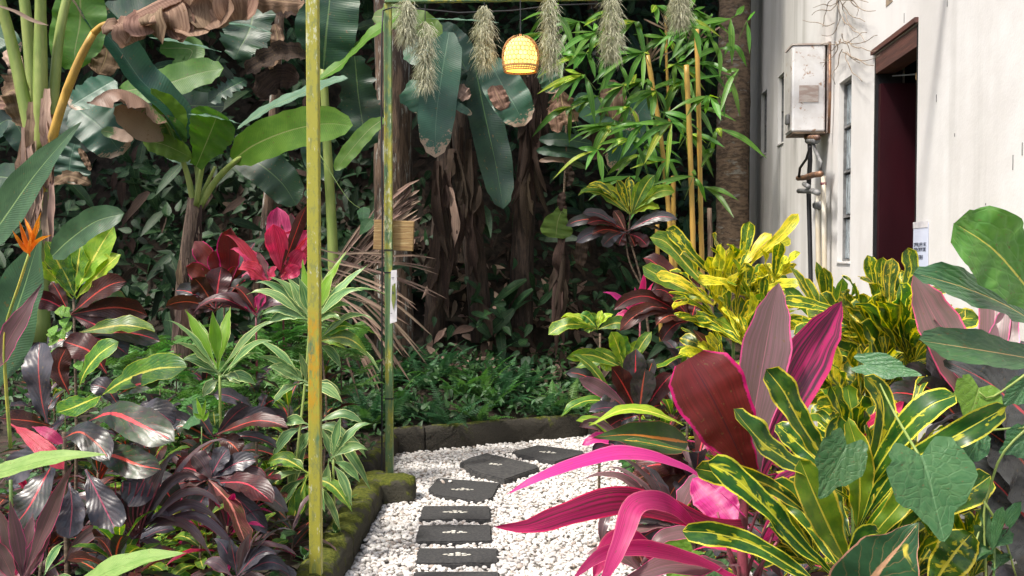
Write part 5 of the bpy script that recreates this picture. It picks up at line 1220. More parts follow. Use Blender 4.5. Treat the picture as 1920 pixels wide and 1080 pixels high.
# dark cordyline L5
c = PL('cordyline', 'dark bronze cordyline with arching narrow leaves and red stalks, lower left', 'cordyline', (258,1020,3.6), DG, 'stem_red', .014)
fan(c, (252,1010,3.6), [(118,948,30),(118,1062,32),(418,952,32),(382,905,34),(455,838,22),(356,850,32),(318,922,34),(252,905,30),(180,1046,34),(420,990,34),(300,860,30),(340,990,34),(205,920,28),(400,1050,34),(160,985,30),(310,1060,34),(455,1055,24),(220,1075,34)], 'cord_dark', 'cord', .30, face=(0,-.6,.9), nl=14)
for k in range(7): stem(c, [(258,1020,3.6),(252+k*9-30,960,3.58),(262+k*14-46,905,3.55)], .004, 'stem_red', 'petiole', 5)
c = PL('cordyline', 'dark cordyline with drooping dull leaves at the bottom, left of the nearest post', 'cordyline', (440,1080,3.5), DG, 'stem_red')
fan(c, (440,1080,3.5), [(520,1040,34),(545,1075,34),(470,1000,30),(400,1010,34),(380,1060,34),(500,990,26),(430,1010,34),(560,1000,24)], ['cord_dark','croton_slate'], 'cord', .25, face=(0,-.6,.9))
# dark purple croton mass
c = PL('croton', 'purple black croton with wavy maroon leaves left of the nearest post', 'croton', (400,930,4.2), CG)
fan(c, (395,900,4.2), [(512,945,52,-.2,'croton_maroon'),(500,1000,36),(455,915,48),(330,880,50),(480,865,40),(360,850,50),(430,840,40),(345,940,50),(500,905,46),(420,1000,46),(350,1000,50),(465,1030,46,-.3,'croton_pinkmid'),(540,960,40),(300,930,46)], ['croton_slate','cord_dark','croton_maroon','croton_slate'], 'obov', .12, face=(0,-.8,.7))
c = PL('croton', 'croton with one long rusty brown leaf behind the purple mass', 'croton', (400,830,4.5), CG)
fan(c, (402,822,4.5), [(540,802,34,-.1,'croton_maroon'),(330,800,44),(470,760,30),(520,780,34),(350,760,36),(290,790,40),(450,850,44),(520,840,30),(360,870,40)], ['croton_maroon','croton_slate','croton_dark','croton_redmid'], 'obov', .12)
c = PL('croton', 'croton with a red splashed leaf low in the shade left of the variegated cordyline', 'croton', (480,770,5.0), CG)
fan(c, (480,775,5.0), [(440,745,26,0,'croton_redmid'),(515,750,24,0,'croton_redmid'),(540,790,30),(420,790,30),(500,740,24),(400,740,30)], ['croton_maroon','croton_slate'], 'obov', .12)
# lime / white cordylines
c = PL('cordyline', 'small lime green cordyline on a slim stem in the middle of the left bed', 'cordyline', (412,700,4.8), DG, 'petiole', .010)
fan(c, (410,690,4.8), [(347,580,26,.1),(398,583,28,0),(432,574,28,.1),(372,600,22,.15)], 'cord_lime', 'cord', .03, face=(0,-1,.1), nl=14)
fan(c, (412,705,4.8), [(312,600,20),(326,645,30),(522,602,22),(512,640,22),(492,664,24),(338,676,30),(450,720,26),(380,745,30),(480,722,30),(362,700,26)], 'cord_white', 'cord', .16, face=(0,-.8,.7), nl=14)
fan(c, (405,800,4.8), [(355,815,30),(400,770,26),(440,830,30),(350,760,24),(372,765,18)], ['vine_leaf','croton_green'], 'obov', .05)
c = PL('cordyline', 'tall variegated cordyline with cream edged leaves behind the nearest post', 'cordyline', (582,600,5.1), DG, 'petiole', .014)
fan(c, (580,600,5.1), [(567,486,24,.05,'cord_lime'),(628,502,26,.05,'cord_lime'),(604,500,24,.1,'cord_lime'),(690,496,24),(650,470,22,.2,'cord_lime')], 'cord_white', 'cord', .05, face=(0,-1,.1), nl=14)
fan(c, (582,605,5.1), [(478,530,24),(462,552,24),(505,520,28),(538,522,32),(560,520,30),(722,552,24),(488,592,24),(680,545,26),(660,575,24),(500,610,30),(640,600,28)], 'cord_white', 'cord', .18, face=(0,-.8,.7), nl=14)
fan(c, (590,640,5.15), [(720,640,26),(700,600,26),(668,620,26),(690,665,30),(648,655,26),(715,700,24),(640,690,26)], ['cord_white','cord_white','croton_green'], 'cord', .2, face=(0,-.7,.8), nl=14)
fan(c, (575,720,5.05), [(480,640,22),(500,690,32),(510,710,34),(540,690,28),(510,760,30),(640,740,26),(642,755,30),(480,670,20),(560,660,26)], 'cord_white', 'cord', .15, face=(0,-.8,.7), nl=14)
fan(c, (585,800,5.0), [(685,800,26),(672,864,28),(688,860,22),(510,860,30),(540,930,36),(560,850,30),(650,900,26),(695,920,26),(530,800,28),(655,830,30),(680,895,28)], 'cord_white', 'cord', .22, face=(0,-.8,.6), nl=14)
fan(c, (575,890,4.9), [(500,870,34),(520,960,34),(545,1000,34),(535,870,30),(660,960,30),(640,1000,24),(560,980,30),(610,960,30),(490,930,28)], ['cord_white','cord_white','croton_green'], 'cord', .2, face=(0,-.8,.5), nl=14)
stem(c, [(582,600,5.1),(572,720,5.05),(556,860,4.95),(545,1000,4.9)], .008, 'petiole', 'stem'); stem(c, [(600,640,5.15),(612,760,5.1),(606,900,5.0)], .007, 'stem_brown', 'stem')
c = PL('cordyline', 'young variegated cordyline low down just right of the nearest post', 'cordyline', (625,860,4.9), DG, 'petiole')
fan(c, (620,860,4.9), [(700,795,26),(690,845,26),(675,905,24),(640,780,24),(660,950,26),(610,930,26),(600,800,20)], 'cord_white', 'cord', .2, nl=14)
# mid left: bronze crotons, pink cordyline
c = PL('croton', 'bronze leaved croton beside the young banana stem', 'croton', (420,540,6.4), CG)
fan(c, (428,545,6.4), [(364,452,40),(432,428,48),(478,455,44,0,'croton_dark'),(400,470,40),(350,500,40),(390,500,34,0,'vine_leaf'),(450,500,40)], 'cord_bronze', 'obov', .05, face=(0,-1,.1))
fan(c, (405,580,6.2), [(330,545,36,0,'croton_dark'),(362,520,44),(350,575,40),(415,500,50),(470,520,40),(475,560,40),(310,575,30)], ['croton_maroon','croton_dark','cord_bronze'], 'obov', .12, face=(0,-1,.4))
c = PL('cordyline', 'bright pink cordyline with broad upright leaves in the centre left', 'cordyline', (530,520,6.3), DG, 'stem_red')
fan(c, (528,522,6.3), [(520,388,48,.05),(512,420,44,-.1),(548,432,36),(570,470,36),(580,430,26),(545,400,40,.1,'cord_mauve'),(575,385,24,-.1,'croton_maroon'),(600,440,30),(560,500,30)], 'cord_redpink', 'obov', .04, face=(0,-1,.1), nl=14)
fan(c, (500,530,6.2), [(432,468,36,0),(446,505,42,-.1),(465,490,36),(480,470,26,0,'cord_mauve'),(450,525,26),(520,500,26),(420,440,20)], 'cord_redpink', 'cord', .2, face=(0,-1,.5), nl=14)
c = PL('cordyline', 'dark red cordyline behind the tall variegated one', 'cordyline', (480,590,6.0), DG, 'stem_red')
fan(c, (480,590,6.0), [(400,560,24),(430,540,28),(520,560,26),(550,585,26),(390,600,26),(450,560,28),(500,545,26),(360,590,24)], ['cord_crimson','cord_dark','croton_maroon'], 'cord', .25, nl=12)
# small weeds and saplings
c = PL('weed', 'pale green heart leaved weed between the maroon croton leaves, left', 'weed', (120,680,4.3), None, 'stem_green', .003)
for i in range(14): x, y = 90+RN.uniform(0,62), 570+RN.uniform(0,110); leaf(c, [(x,y,4.2),(x+RN.uniform(-6,6),y+9,4.17),(x+RN.uniform(-9,9),y+20,4.16)], 22, 'vine_lime', 'ovate', nl=7)
c = PL('sapling', 'tiny lime sapling with two upright leaves left of the long rusty leaf', 'sapling', (378,800,4.4), None, 'stem_green', .004)
fan(c, (378,790,4.4), [(368,745,10),(386,748,10),(362,775,9),(392,772,9),(355,765,60,.2,'vine_leaf')], 'cord_lime', 'lance', .02)
# filler
arche('a_dark', 'croton_slate', .30, .11, 'obov', .9, 3); arche('a_dark2', 'croton_dark', .28, .11, 'obov', .9, 2); arche('a_red', 'croton_redmid', .28, .10, 'obov', .9, 2)
arche('a_mar', 'croton_maroon', .30, .10, 'obov', .9, 3); arche('a_green', 'croton_green', .26, .085, 'obov', .9, 3); arche('a_gold', 'croton_gold', .30, .055, 'spat', .8, 4, wave=.09)
arche('a_vgold', 'croton_very_gold', .28, .05, 'spat', .8, 3, wave=.09); arche('a_cdark', 'cord_dark', .40, .06, 'cord', 1.4, 3); arche('a_pink', 'cord_crimson', .40, .06, 'cord', 1.4, 3)
arche('a_white', 'cord_white', .34, .05, 'cord', 1.3, 3); arche('a_weed', 'bush_green', .12, .05, 'ovate', .6, 3, 6, 2); arche('a_hot', 'cord_hot', .40, .06, 'cord', 1.5, 2)
FW = [(-1.9,5.4,'dark croton filling the middle of the left bed, behind the bronze cordyline'),(-2.6,5.6,'dark croton deep in the left bed near the heliconia'),(-1.35,4.6,'dark croton close to the nearest post'),(-1.8,4.2,'dark croton low at the lower left, beside the arching bronze leaves'),
      (-2.5,4.6,'dark croton behind the red ribbed one'),(-3.0,6.6,'dark croton below the tall banana plant'),(-2.0,6.6,'dark croton below the young banana plant'),(-1.5,5.9,'dark croton behind the tall variegated cordyline'),(-1.15,5.2,'dark croton by the mossy kerb'),(-1.45,3.7,'lowest dark croton, left of the nearest post at the bottom edge'),
      (-2.3,3.6,'dark croton under the pale paddle leaves'),(-1.2,6.4,'dark croton between the two posts'),(-3.4,5.6,'dark croton at the left edge'),(-2.0,3.1,'dark croton in the very bottom left corner'),(-1.75,4.9,'dark croton in the thick of the left bed'),(-2.6,7.2,'dark croton far back at the left')]
for k, (x, y, w) in enumerate(FW):
    whorl('croton', w, 'croton', x, y, .12, .42+.05*(k % 3)+(.25 if y > 5 else 0), [['a_dark','a_mar','a_dark2'],['a_dark','a_red','a_cdark'],['a_dark2','a_mar','a_green']][k % 3], 26, -5, 55, 1.0, .7, seed=k, group='dark crotons filling the left bed')
scatter('bed_weeds', 'small green weeds under the plants of the left bed', 'weeds', 2600, lambda r: (Vector((r.uniform(-3.4,-.95), r.uniform(3.2,7.8), .10+r.uniform(0,.14))), Vector((0,-.3,1))), .06, 'bush_green', 'ovate', 9, .5, up=0)
for k, (x, y) in enumerate(((-.86,4.9),(-.9,5.6),(-.97,6.2),(-1.0,6.75),(-.93,4.5),(-1.05,7.1),(-1.0,5.3))):
    whorl('weed', ('small weed on the mossy kerb near the bottom','small weed halfway along the mossy kerb','small weed by the mossy stone','leafy weed at the foot of the far post','small weed beside the nearest post','weed behind the far post','creeping weed between post and kerb')[k], 'weed', x, y, .04, .16+.06*(k in (3,5)), ['a_weed'], 16, -20, 60, .7, .5, seed=50+k, stemmat='stem_green', sr=.003, group='weeds along the left kerb')

# ================================================================== RIGHT BED, BACK
c = PL('croton', 'small croton tree with lime top leaves over dark purple ones, right of centre', 'croton', (1180,420,6.9), CG, None)
stem(c, [(1218,640,6.9),(1205,540,6.9),(1190,480,6.9),(1178,440,6.9)], .009, 'stem_brown'); stem(c, [(1205,540,6.9),(1180,490,6.9),(1172,440,6.9)], .007, 'stem_brown'); stem(c, [(1178,440,6.9),(1182,400,6.88)], .008, 'stem_brown')
fan(c, (1182,400,6.88), [(1084,366,26),(1100,350,24),(1126,352,24),(1156,338,20),(1178,332,20),(1228,328,26),(1205,340,22),(1266,360,26),(1258,352,22),(1236,392,26),(1140,372,22),(1215,372,26)], ['croton_lime','croton_green','croton_gold'], 'obov', .18, face=(0,-.8,.6))
fan(c, (1176,436,6.88), [(1060,424,22,0,'croton_dark'),(1080,455,26),(1092,400,20),(1130,462,26),(1150,395,20,0,'croton_pinkmid'),(1252,402,24),(1270,412,22),(1214,462,26,0,'croton_maroon'),(1238,434,26),(1110,440,24),(1190,462,24,0,'croton_maroon'),(1100,420,24),(1240,418,22),(1160,460,24)], ['croton_slate','croton_dark','croton_maroon'], 'obov', .14, face=(0,-.8,.7))
c = PL('cordyline', 'small pink cordyline below the little croton tree', 'cordyline', (1200,600,6.2), DG, 'stem_red')
fan(c, (1198,592,6.2), [(1210,505,16),(1190,538,16),(1130,548,14),(1168,572,20),(1225,530,14),(1150,600,18),(1240,560,16)], 'cord_hot', 'cord', .15, face=(0,-1,.3))
c = PL('croton', 'bright lime croton at the inner edge of the right bed', 'croton', (1125,625,5.6), CG)
fan(c, (1118,615,5.6), [(1028,628,32),(1052,596,22),(1088,590,22),(1108,586,18),(1128,582,16),(1180,612,28),(1150,590,20),(1070,610,26),(1095,620,22)], ['croton_lime','croton_green'], 'obov', .15, face=(0,-.9,.5))
fan(c, (1175,690,5.4), [(1062,672,26),(1146,622,32),(1164,628,30),(1222,622,24),(1124,686,32),(1200,640,26),(1080,690,24),(1110,660,20)], ['croton_lime','croton_green'], 'obov', .12, face=(0,-1,.3))
fan(c, (1160,760,5.3), [(1060,700,26,0,'croton_dark'),(1072,665,20),(1120,740,20),(1052,780,26),(1100,715,24)], ['croton_green','croton_dark'], 'obov', .15)
c = PL('croton', 'maroon croton whose long dark leaves droop over the lime one', 'croton', (1290,640,5.2), CG)
fan(c, (1296,600,5.2), [(1205,484,44),(1222,545,40),(1150,582,28),(1162,620,34),(1240,640,30),(1215,520,30),(1230,610,34),(1310,560,30),(1300,520,34),(1180,600,24)], 'croton_maroon', 'obov', .22, face=(0,-.8,.5))
c = PL('croton', 'croton with broad maroon and slate leaves above the far stepping stones', 'croton', (1195,790,5.0), CG)
fan(c, (1195,780,5.0), [(1146,688,46),(1192,655,50),(1226,672,44),(1125,735,50,0,'croton_dark'),(1210,690,50,-.1,'croton_dark'),(1105,770,30,-.1,'croton_slate'),(1262,700,40),(1090,795,26,0,'cord_mauve'),(1150,800,40),(1085,710,30,0,'cord_mauve'),(1240,760,40),(1130,810,30)], ['croton_maroon','croton_dark'], 'obov', .08, face=(0,-1,.3))
fan(c, (1190,850,4.8), [(1085,800,26),(1110,850,30),(1120,870,24),(1140,830,30),(1080,790,24,0,'croton_lime'),(1092,835,26,0,'cord_hot')], ['croton_green','croton_slate','cord_dark'], 'obov', .2)
c = PL('croton', 'croton with an orange splashed leaf and a yellow edged leaf above the pink arching ones', 'croton', (1300,860,4.1), CG)
leaf(c, [(1282,798,4.1),(1230,775,4.0),(1170,768,3.95),(1104,798,3.9)], 32, 'croton_lime', 'lance', nl=18, nw=6, face=(0,-.6,.9))
leaf(c, [(1290,830,4.1),(1240,822,4.0),(1180,815,3.95),(1112,820,3.9)], 66, 'croton_orange', 'ovate', nl=18, nw=6, face=(0,-1,.5), wave=.03)
leaf(c, [(1310,850,4.0),(1260,840,3.95),(1200,828,3.9),(1165,825,3.9)], 22, 'croton_orange', 'cro', nl=14, nw=4, face=(0,-.5,1))
fan(c, (1300,880,4.1), [(1190,885,60,0,'croton_maroon'),(1180,910,40,0,'croton_pinkmid'),(1220,910,40),(1250,940,40),(1330,760,50,.3,'croton_maroon'),(1240,870,50)], ['croton_slate','croton_maroon'], 'obov', .12)
leaf(c, [(1360,680,4.6),(1340,660,4.5),(1320,640,4.45),(1300,618,4.4)], 44, 'croton_pinkmid', 'ovate', nl=14, nw=6)
# ---- gold crotons
LM('croton_hero_lime', (.10,.22,.02), (.16,.28,.02), mid=((.70,.66,.08),.10), edge=((.74,.62,.07),.10), blot=((.50,.50,.03),1.4,.70,.12), rough=.36, vary=.12, trans=.4, bump=.5)
def goldbush(label, hubs, seed, mats, w=30, extra=()):
    c = PL('croton', label, 'croton', hubs[0][0], CG, 'stem_green', .012); rd = random.Random(seed)
    for hub, n, a0, a1, L0, L1 in hubs:
        tips = []
        for i in range(n):
            a = R(a0+(a1-a0)*(i+rd.uniform(.1,.9))/n); L = rd.uniform(L0, L1); tips.append((hub[0]+math.cos(a)*L+rd.uniform(-14,14), hub[1]-math.sin(a)*L+rd.uniform(-14,14), w*rd.uniform(.75,1.25)*4.4/hub[2]*.9))
        fan(c, hub, tips, mats, 'spat', .10, face=(rd.uniform(-.3,.3),-.8,.6), dy=1.3, wave=.13, wf=1.7, nl=14, seed=seed+hub[0], roll=rd.uniform(-.5,.5), fold=.1)
    return c
c = goldbush('large croton ablaze with yellow and green crinkled leaves in front of the wall', [((1375,640,4.7),16,15,170,70,160),((1405,560,4.6),14,10,170,50,110),((1340,570,4.7),12,40,200,50,130),((1360,690,4.5),14,100,220,60,130),((1430,620,4.5),12,-20,110,50,120),((1375,520,4.75),11,40,170,45,100),((1400,650,4.4),12,20,160,60,130),((1450,530,4.6),8,20,150,40,100)], 5, ['croton_gold','croton_very_gold','croton_gold','croton_very_gold','croton_hero_lime'], 30)
for a in (([(1400,505,4.7),(1425,475,4.65),(1465,440,4.6),(1497,400,4.6)], 24, 'croton_very_gold'), ([(1435,480,4.7),(1455,460,4.65),(1482,448,4.65)], 24, 'croton_very_gold'), ([(1375,520,4.7),(1395,470,4.7),(1405,415,4.7)], 28, 'croton_gold'), ([(1350,560,4.8),(1300,510,4.8),(1250,455,4.8),(1218,445,4.8)], 36, 'croton_green'), ([(1340,560,4.8),(1280,540,4.8),(1205,500,4.8)], 36, 'croton_green'), ([(1340,520,4.85),(1300,480,4.8),(1262,436,4.8),(1248,430,4.8)], 30, 'croton_gold')):
    leaf(c, a[0], a[1], a[2], 'spat', nl=16, nw=4, wave=.08)
c = goldbush('yellow edged croton in front of the doorway, its curled tips against the dark door', [((1655,700,3.7),14,20,160,80,170),((1640,640,3.7),11,40,180,60,120),((1705,680,3.6),13,0,140,60,150),((1620,780,3.5),14,60,200,70,150),((1680,600,3.75),10,30,150,50,110),((1590,640,3.8),10,40,180,50,110)], 8, ['croton_gold','croton_gold','croton_hero','croton_gold'], 36)
fan(c, (1640,760,3.9), [(1480,640,50),(1500,700,50),(1540,620,46),(1600,600,46),(1700,610,50),(1760,650,50),(1790,700,50),(1770,760,50),(1520,780,50),(1680,640,50),(1570,660,50),(1620,640,50),(1740,600,46),(1550,560,44),(1600,560,44),(1650,580,46),(1700,560,44),(1480,600,46),(1760,620,46),(1790,640,46),(1520,660,50),(1460,660,46),(1670,690,50),(1720,680,50)], ['croton_gold','croton_hero','croton_green'], 'obov', .1, face=(0,-1,.4), nl=16)
for a in (([(1660,600,3.7),(1640,540,3.7),(1632,500,3.7),(1626,478,3.7)], 30), ([(1670,600,3.65),(1655,550,3.65),(1652,510,3.65),(1655,482,3.65)], 28), ([(1680,600,3.6),(1668,560,3.6),(1668,520,3.6),(1674,484,3.6)], 32), ([(1680,590,3.6),(1695,550,3.6),(1708,510,3.6),(1708,500,3.6),(1702,464,3.6)], 34), ([(1700,640,3.6),(1690,610,3.6),(1685,580,3.55),(1692,556,3.5)], 44),
          ([(1620,580,3.6),(1600,572,3.55),(1585,558,3.5),(1576,546,3.5)], 34), ([(1600,600,3.5),(1570,585,3.45),(1520,570,3.45),(1466,562,3.45)], 26), ([(1790,600,3.2),(1775,585,3.2),(1770,572,3.2)], 30), ([(1710,690,3.4),(1730,650,3.35),(1770,610,3.3),(1810,580,3.3)], 30)):
    leaf(c, a[0], a[1], 'croton_gold', 'spat', nl=16, nw=4, wave=.08)
fan(c, (1560,640,3.9), [(1500,520,28),(1545,500,28),(1510,560,30),(1480,500,24),(1530,490,20),(1550,530,30),(1470,540,26),(1580,520,26)], ['croton_gold','croton_gold','croton_green'], 'spat', .1, face=(0,-1,.3), wave=.08)
fan(c, (1560,760,3.7), [(1480,640,40,0,'croton_green'),(1510,650,36),(1560,640,34),(1600,660,36),(1630,640,34),(1470,700,40,.2,'croton_green'),(1500,740,40),(1620,720,44)], ['croton_gold','croton_gold','croton_very_gold'], 'obov', .1, face=(0,-1,.3), wave=.07)
# ================================================================== RIGHT BED, FRONT
c = PL('cordyline', 'giant cordyline with a broad bronze leaf, magenta edges and arching hot pink leaves', 'cordyline', (1393,1090,2.75), DG, 'stem_red', .014)
stem(c, [(1393,1110,2.75),(1392,1000,2.75),(1400,900,2.75),(1408,850,2.75)], .016, 'stem_red', 'stem', 8)
HK = dict(nl=30, nw=8)
leaf(c, [(1404,888,2.74),(1372,820,2.7),(1335,745,2.68),(1292,672,2.7)], 148, 'cord_bronze', 'fan', face=(.1,-1,.05), fold=.22, wave=.02, **HK)
leaf(c, [(1404,890,2.78),(1412,790,2.82),(1436,650,2.86),(1460,530,2.9)], 98, 'cord_mauve', 'strap', face=(0,-1,0), fold=.2, wave=.01, **HK)
leaf(c, [(1412,888,2.82),(1448,790,2.86),(1515,660,2.9),(1579,564,2.9)], 104, 'cord_purple', 'strap', face=(0,-1,.1), fold=.3, wave=.015, roll=.2, **HK)
leaf(c, [(1392,965,2.74),(1340,915,2.6),(1262,868,2.48),(1175,850,2.40),(1085,868,2.34),(1010,895,2.3),(950,928,2.28)], 44, 'cord_hot', 'strap', face=(0,-.55,1), fold=.12, wave=.03, **HK)
leaf(c, [(1392,985,2.72),(1330,985,2.6),(1250,955,2.5),(1160,940,2.42),(1070,962,2.36),(990,988,2.32),(924,988,2.3)], 58, 'cord_crimson', 'strap', face=(0,-1,.6), fold=.2, wave=.03, **HK)
leaf(c, [(1300,985,2.55),(1262,950,2.42),(1222,938,2.36),(1188,950,2.30),(1170,1000,2.27),(1150,1050,2.25),(1120,1110,2.25)], 44, 'cord_hot', 'strap', face=(-.2,-1,.5), fold=.1, wave=.02, **HK)
leaf(c, [(1390,1090,2.7),(1300,1050,2.55),(1200,1030,2.45),(1130,1040,2.4),(1070,1090,2.38)], 44, 'cord_hot', 'strap', face=(0,-.7,.9), wave=.03, **HK)
leaf(c, [(1240,1050,2.6),(1180,1012,2.52),(1140,1030,2.48),(1112,1085,2.46)], 48, 'cord_hot', 'strap', face=(0,-1,.5), **HK)
leaf(c, [(1390,1000,2.85),(1360,960,2.9),(1330,925,2.95),(1298,896,3.0)], 80, 'cord_hot', 'strap', face=(0,-1,.3), **HK)
leaf(c, [(1400,1040,2.8),(1460,990,2.85),(1520,975,2.9),(1560,1000,2.9)], 70, 'cord_hot', 'cord', face=(0,-1,.4), **HK)
leaf(c, [(1420,960,2.9),(1460,920,3.0),(1500,890,3.05),(1530,855,3.1)], 50, 'cord_purple', 'cord', face=(0,-1,.4), **HK)
leaf(c, [(1560,940,3.0),(1600,860,3.05),(1640,800,3.1),(1720,740,3.15)], 50, 'cord_hot', 'cord', face=(0,-1,.4), **HK)
leaf(c, [(1380,1020,2.8),(1300,1000,2.75),(1240,1010,2.7),(1200,1060,2.7)], 40, 'cord_mauve', 'cord', face=(0,-.6,1), **HK)
leaf(c, [(1390,1060,2.75),(1310,1060,2.6),(1240,1062,2.55),(1150,1100,2.5)], 60, 'cord_mauve', 'cord', face=(0,-.7,.9), **HK)
leaf(c, [(1160,950,2.7),(1140,965,2.68),(1130,990,2.66),(1128,1022,2.66)], 22, 'cord_dark', 'cord', face=(-.3,-1,.2), nl=12, nw=4)
for a in ((1420,960,1392,1060),(1440,985,1400,1080),(1470,1000,1410,1090),(1450,1000,1420,1100),(1360,1000,1385,1090),(1345,960,1380,1060)):
    stem(c, [(a[2],a[3],2.78),((a[0]+a[2])/2-4,(a[1]+a[3])/2,2.78),(a[0],a[1],2.8)], .006, 'stem_red', 'petiole', 6)
c = PL('cordyline', 'red and mauve cordyline under the arching pink leaves at the gravel edge', 'cordyline', (1290,1010,3.5), DG, 'stem_red')
fan(c, (1270,985,3.5), [(1092,900,26),(1120,880,22),(1145,860,24),(1110,945,24),(1200,870,36,0,'croton_slate'),(1160,1000,36,0,'croton_dark'),(1180,1040,40,0,'croton_slate'),(1230,900,36),(1320,880,50,0,'cord_mauve'),(1130,1060,36),(1230,1060,40),(1090,980,26),(1290,1060,40),(1215,960,40)], ['cord_mauve','cord_crimson','cord_dark'], 'cord', .2, face=(0,-.7,.8), nl=14)
fan(c, (1210,1080,3.3), [(1100,1040,40),(1120,1000,36),(1160,980,30),(1240,1020,40),(1270,1050,40)], ['cord_dark','croton_pinkmid','cord_mauve'], 'cord', .2)
# hero croton
c = PL('croton', 'foreground croton with long dark green leaves outlined in yellow', 'croton', (1600,1100,2.5), CG, 'stem_green', .014)
def sp(pts, w, mat='croton_gold', pf='spat', **k):
    kk = dict(nl=30, nw=8, wave=.11, wf=2.3, fold=.22, roll=RN.uniform(-.3,.3), roll1=RN.uniform(-.7,.7)); kk.update(k); return leaf(c, pts, w, mat, pf, **kk)
HH = 'croton_hero'; HLm = 'croton_hero_lime'
sp([(1600,905,2.5),(1555,868,2.47),(1505,800,2.44),(1470,735,2.42),(1436,692,2.42)], 58, HH)
sp([(1590,935,2.5),(1520,890,2.4),(1440,838,2.34),(1402,800,2.32),(1376,766,2.32)], 62, HH)
sp([(1600,915,2.6),(1545,875,2.6),(1500,835,2.62),(1455,795,2.64)], 48, HH)
sp([(1575,1090,2.45),(1500,1020,2.4),(1430,945,2.36),(1370,890,2.34),(1325,868,2.34)], 62, HH)
sp([(1530,975,2.6),(1450,915,2.56),(1385,892,2.52),(1340,885,2.5),(1304,878,2.5)], 50, HH)
sp([(1595,1070,2.42),(1560,1000,2.38),(1528,930,2.36),(1500,862,2.36)], 76, HLm, 'obov', wave=.05)
sp([(1560,1110,2.3),(1480,1060,2.28),(1410,1020,2.27),(1340,1000,2.27),(1280,996,2.28)], 50, HH, roll=.3)
sp([(1600,1000,2.6),(1630,900,2.55),(1655,800,2.52),(1652,740,2.52),(1622,706,2.5)], 46, HH, face=(.2,-1,.1))
sp([(1610,950,2.5),(1650,870,2.46),(1700,800,2.42),(1745,760,2.40),(1792,742,2.40)], 60, HH, wave=.05)
sp([(1600,1010,2.5),(1670,890,2.44),(1760,835,2.38),(1830,795,2.36),(1888,762,2.36)], 54, HH, face=(0,-.9,.6))
sp([(1600,1040,2.46),(1640,980,2.42),(1690,920,2.40),(1692,880,2.40),(1692,842,2.40)], 42, HLm)
sp([(1600,1060,2.44),(1640,1000,2.4),(1690,940,2.38),(1720,880,2.38)], 52, HLm)
sp([(1605,1010,2.5),(1612,930,2.48),(1608,850,2.46),(1590,785,2.46)], 58, HLm, 'cro')
sp([(1600,1030,2.55),(1570,940,2.6),(1560,850,2.64),(1572,780,2.66)], 48, HH)
sp([(1640,1040,2.5),(1740,960,2.46),(1810,925,2.44),(1858,892,2.44)], 66, HH)
sp([(1620,1090,2.4),(1660,1000,2.4),(1700,920,2.4),(1780,880,2.45)], 60, HH)
sp([(1740,1120,2.3),(1760,1080,2.28),(1795,1030,2.27),(1822,1000,2.27)], 78, HH, 'obov')
sp([(1600,1100,2.5),(1650,1020,2.5),(1700,990,2.5),(1745,1010,2.5)], 70, HH)
sp([(1590,1090,2.6),(1540,1010,2.65),(1490,940,2.7),(1450,900,2.72)], 50, HH)
sp([(1700,1000,2.6),(1740,950,2.65),(1790,900,2.7),(1830,850,2.7)], 56, HH)
sp([(1560,1100,2.35),(1600,1060,2.3),(1620,1010,2.28),(1650,1000,2.28)], 50, HH)
leaf(c, [(1600,1150,2.2),(1640,1080,2.16),(1690,1020,2.14),(1722,980,2.14)], 170, 'croton_blotch', 'ovate', nl=26, nw=8, face=(.1,-1,.4), fold=.15, wave=.02)
for (x0,y0,x1,y1) in ((1600,1010,1598,905),(1612,1020,1628,900),(1590,1050,1575,940),(1620,1010,1650,930)): stem(c, [(x0,y0,2.5),((x0+x1)/2,(y0+y1)/2,2.5),(x1,y1,2.5)], .006, 'stem_green', 'petiole', 6)
rd = random.Random(99)
for hub, n, a0, a1, L0, L1, w in (((1640,1000,2.9),14,20,160,110,210,44),((1740,980,2.8),12,10,120,90,180,46),((1530,1060,2.85),10,70,180,90,170,44),((1700,1090,2.55),12,20,150,80,150,50),((1820,1080,2.6),9,40,150,70,140,50),((1600,860,3.1),12,20,160,80,150,40)):
    tips = []
    for i in range(n):
        a = R(a0+(a1-a0)*(i+rd.uniform(.1,.9))/n); L = rd.uniform(L0, L1); tips.append((hub[0]+math.cos(a)*L, hub[1]-math.sin(a)*L, w*rd.uniform(.7,1.15)))
    fan(c, hub, tips, ['croton_hero','croton_hero','croton_gold','croton_hero_lime'], 'spat', .14, face=(rd.uniform(-.4,.4),-.8,.5), dy=.8, wave=.12, wf=2.0, nl=18, seed=hub[0], roll=rd.uniform(-.6,.6))
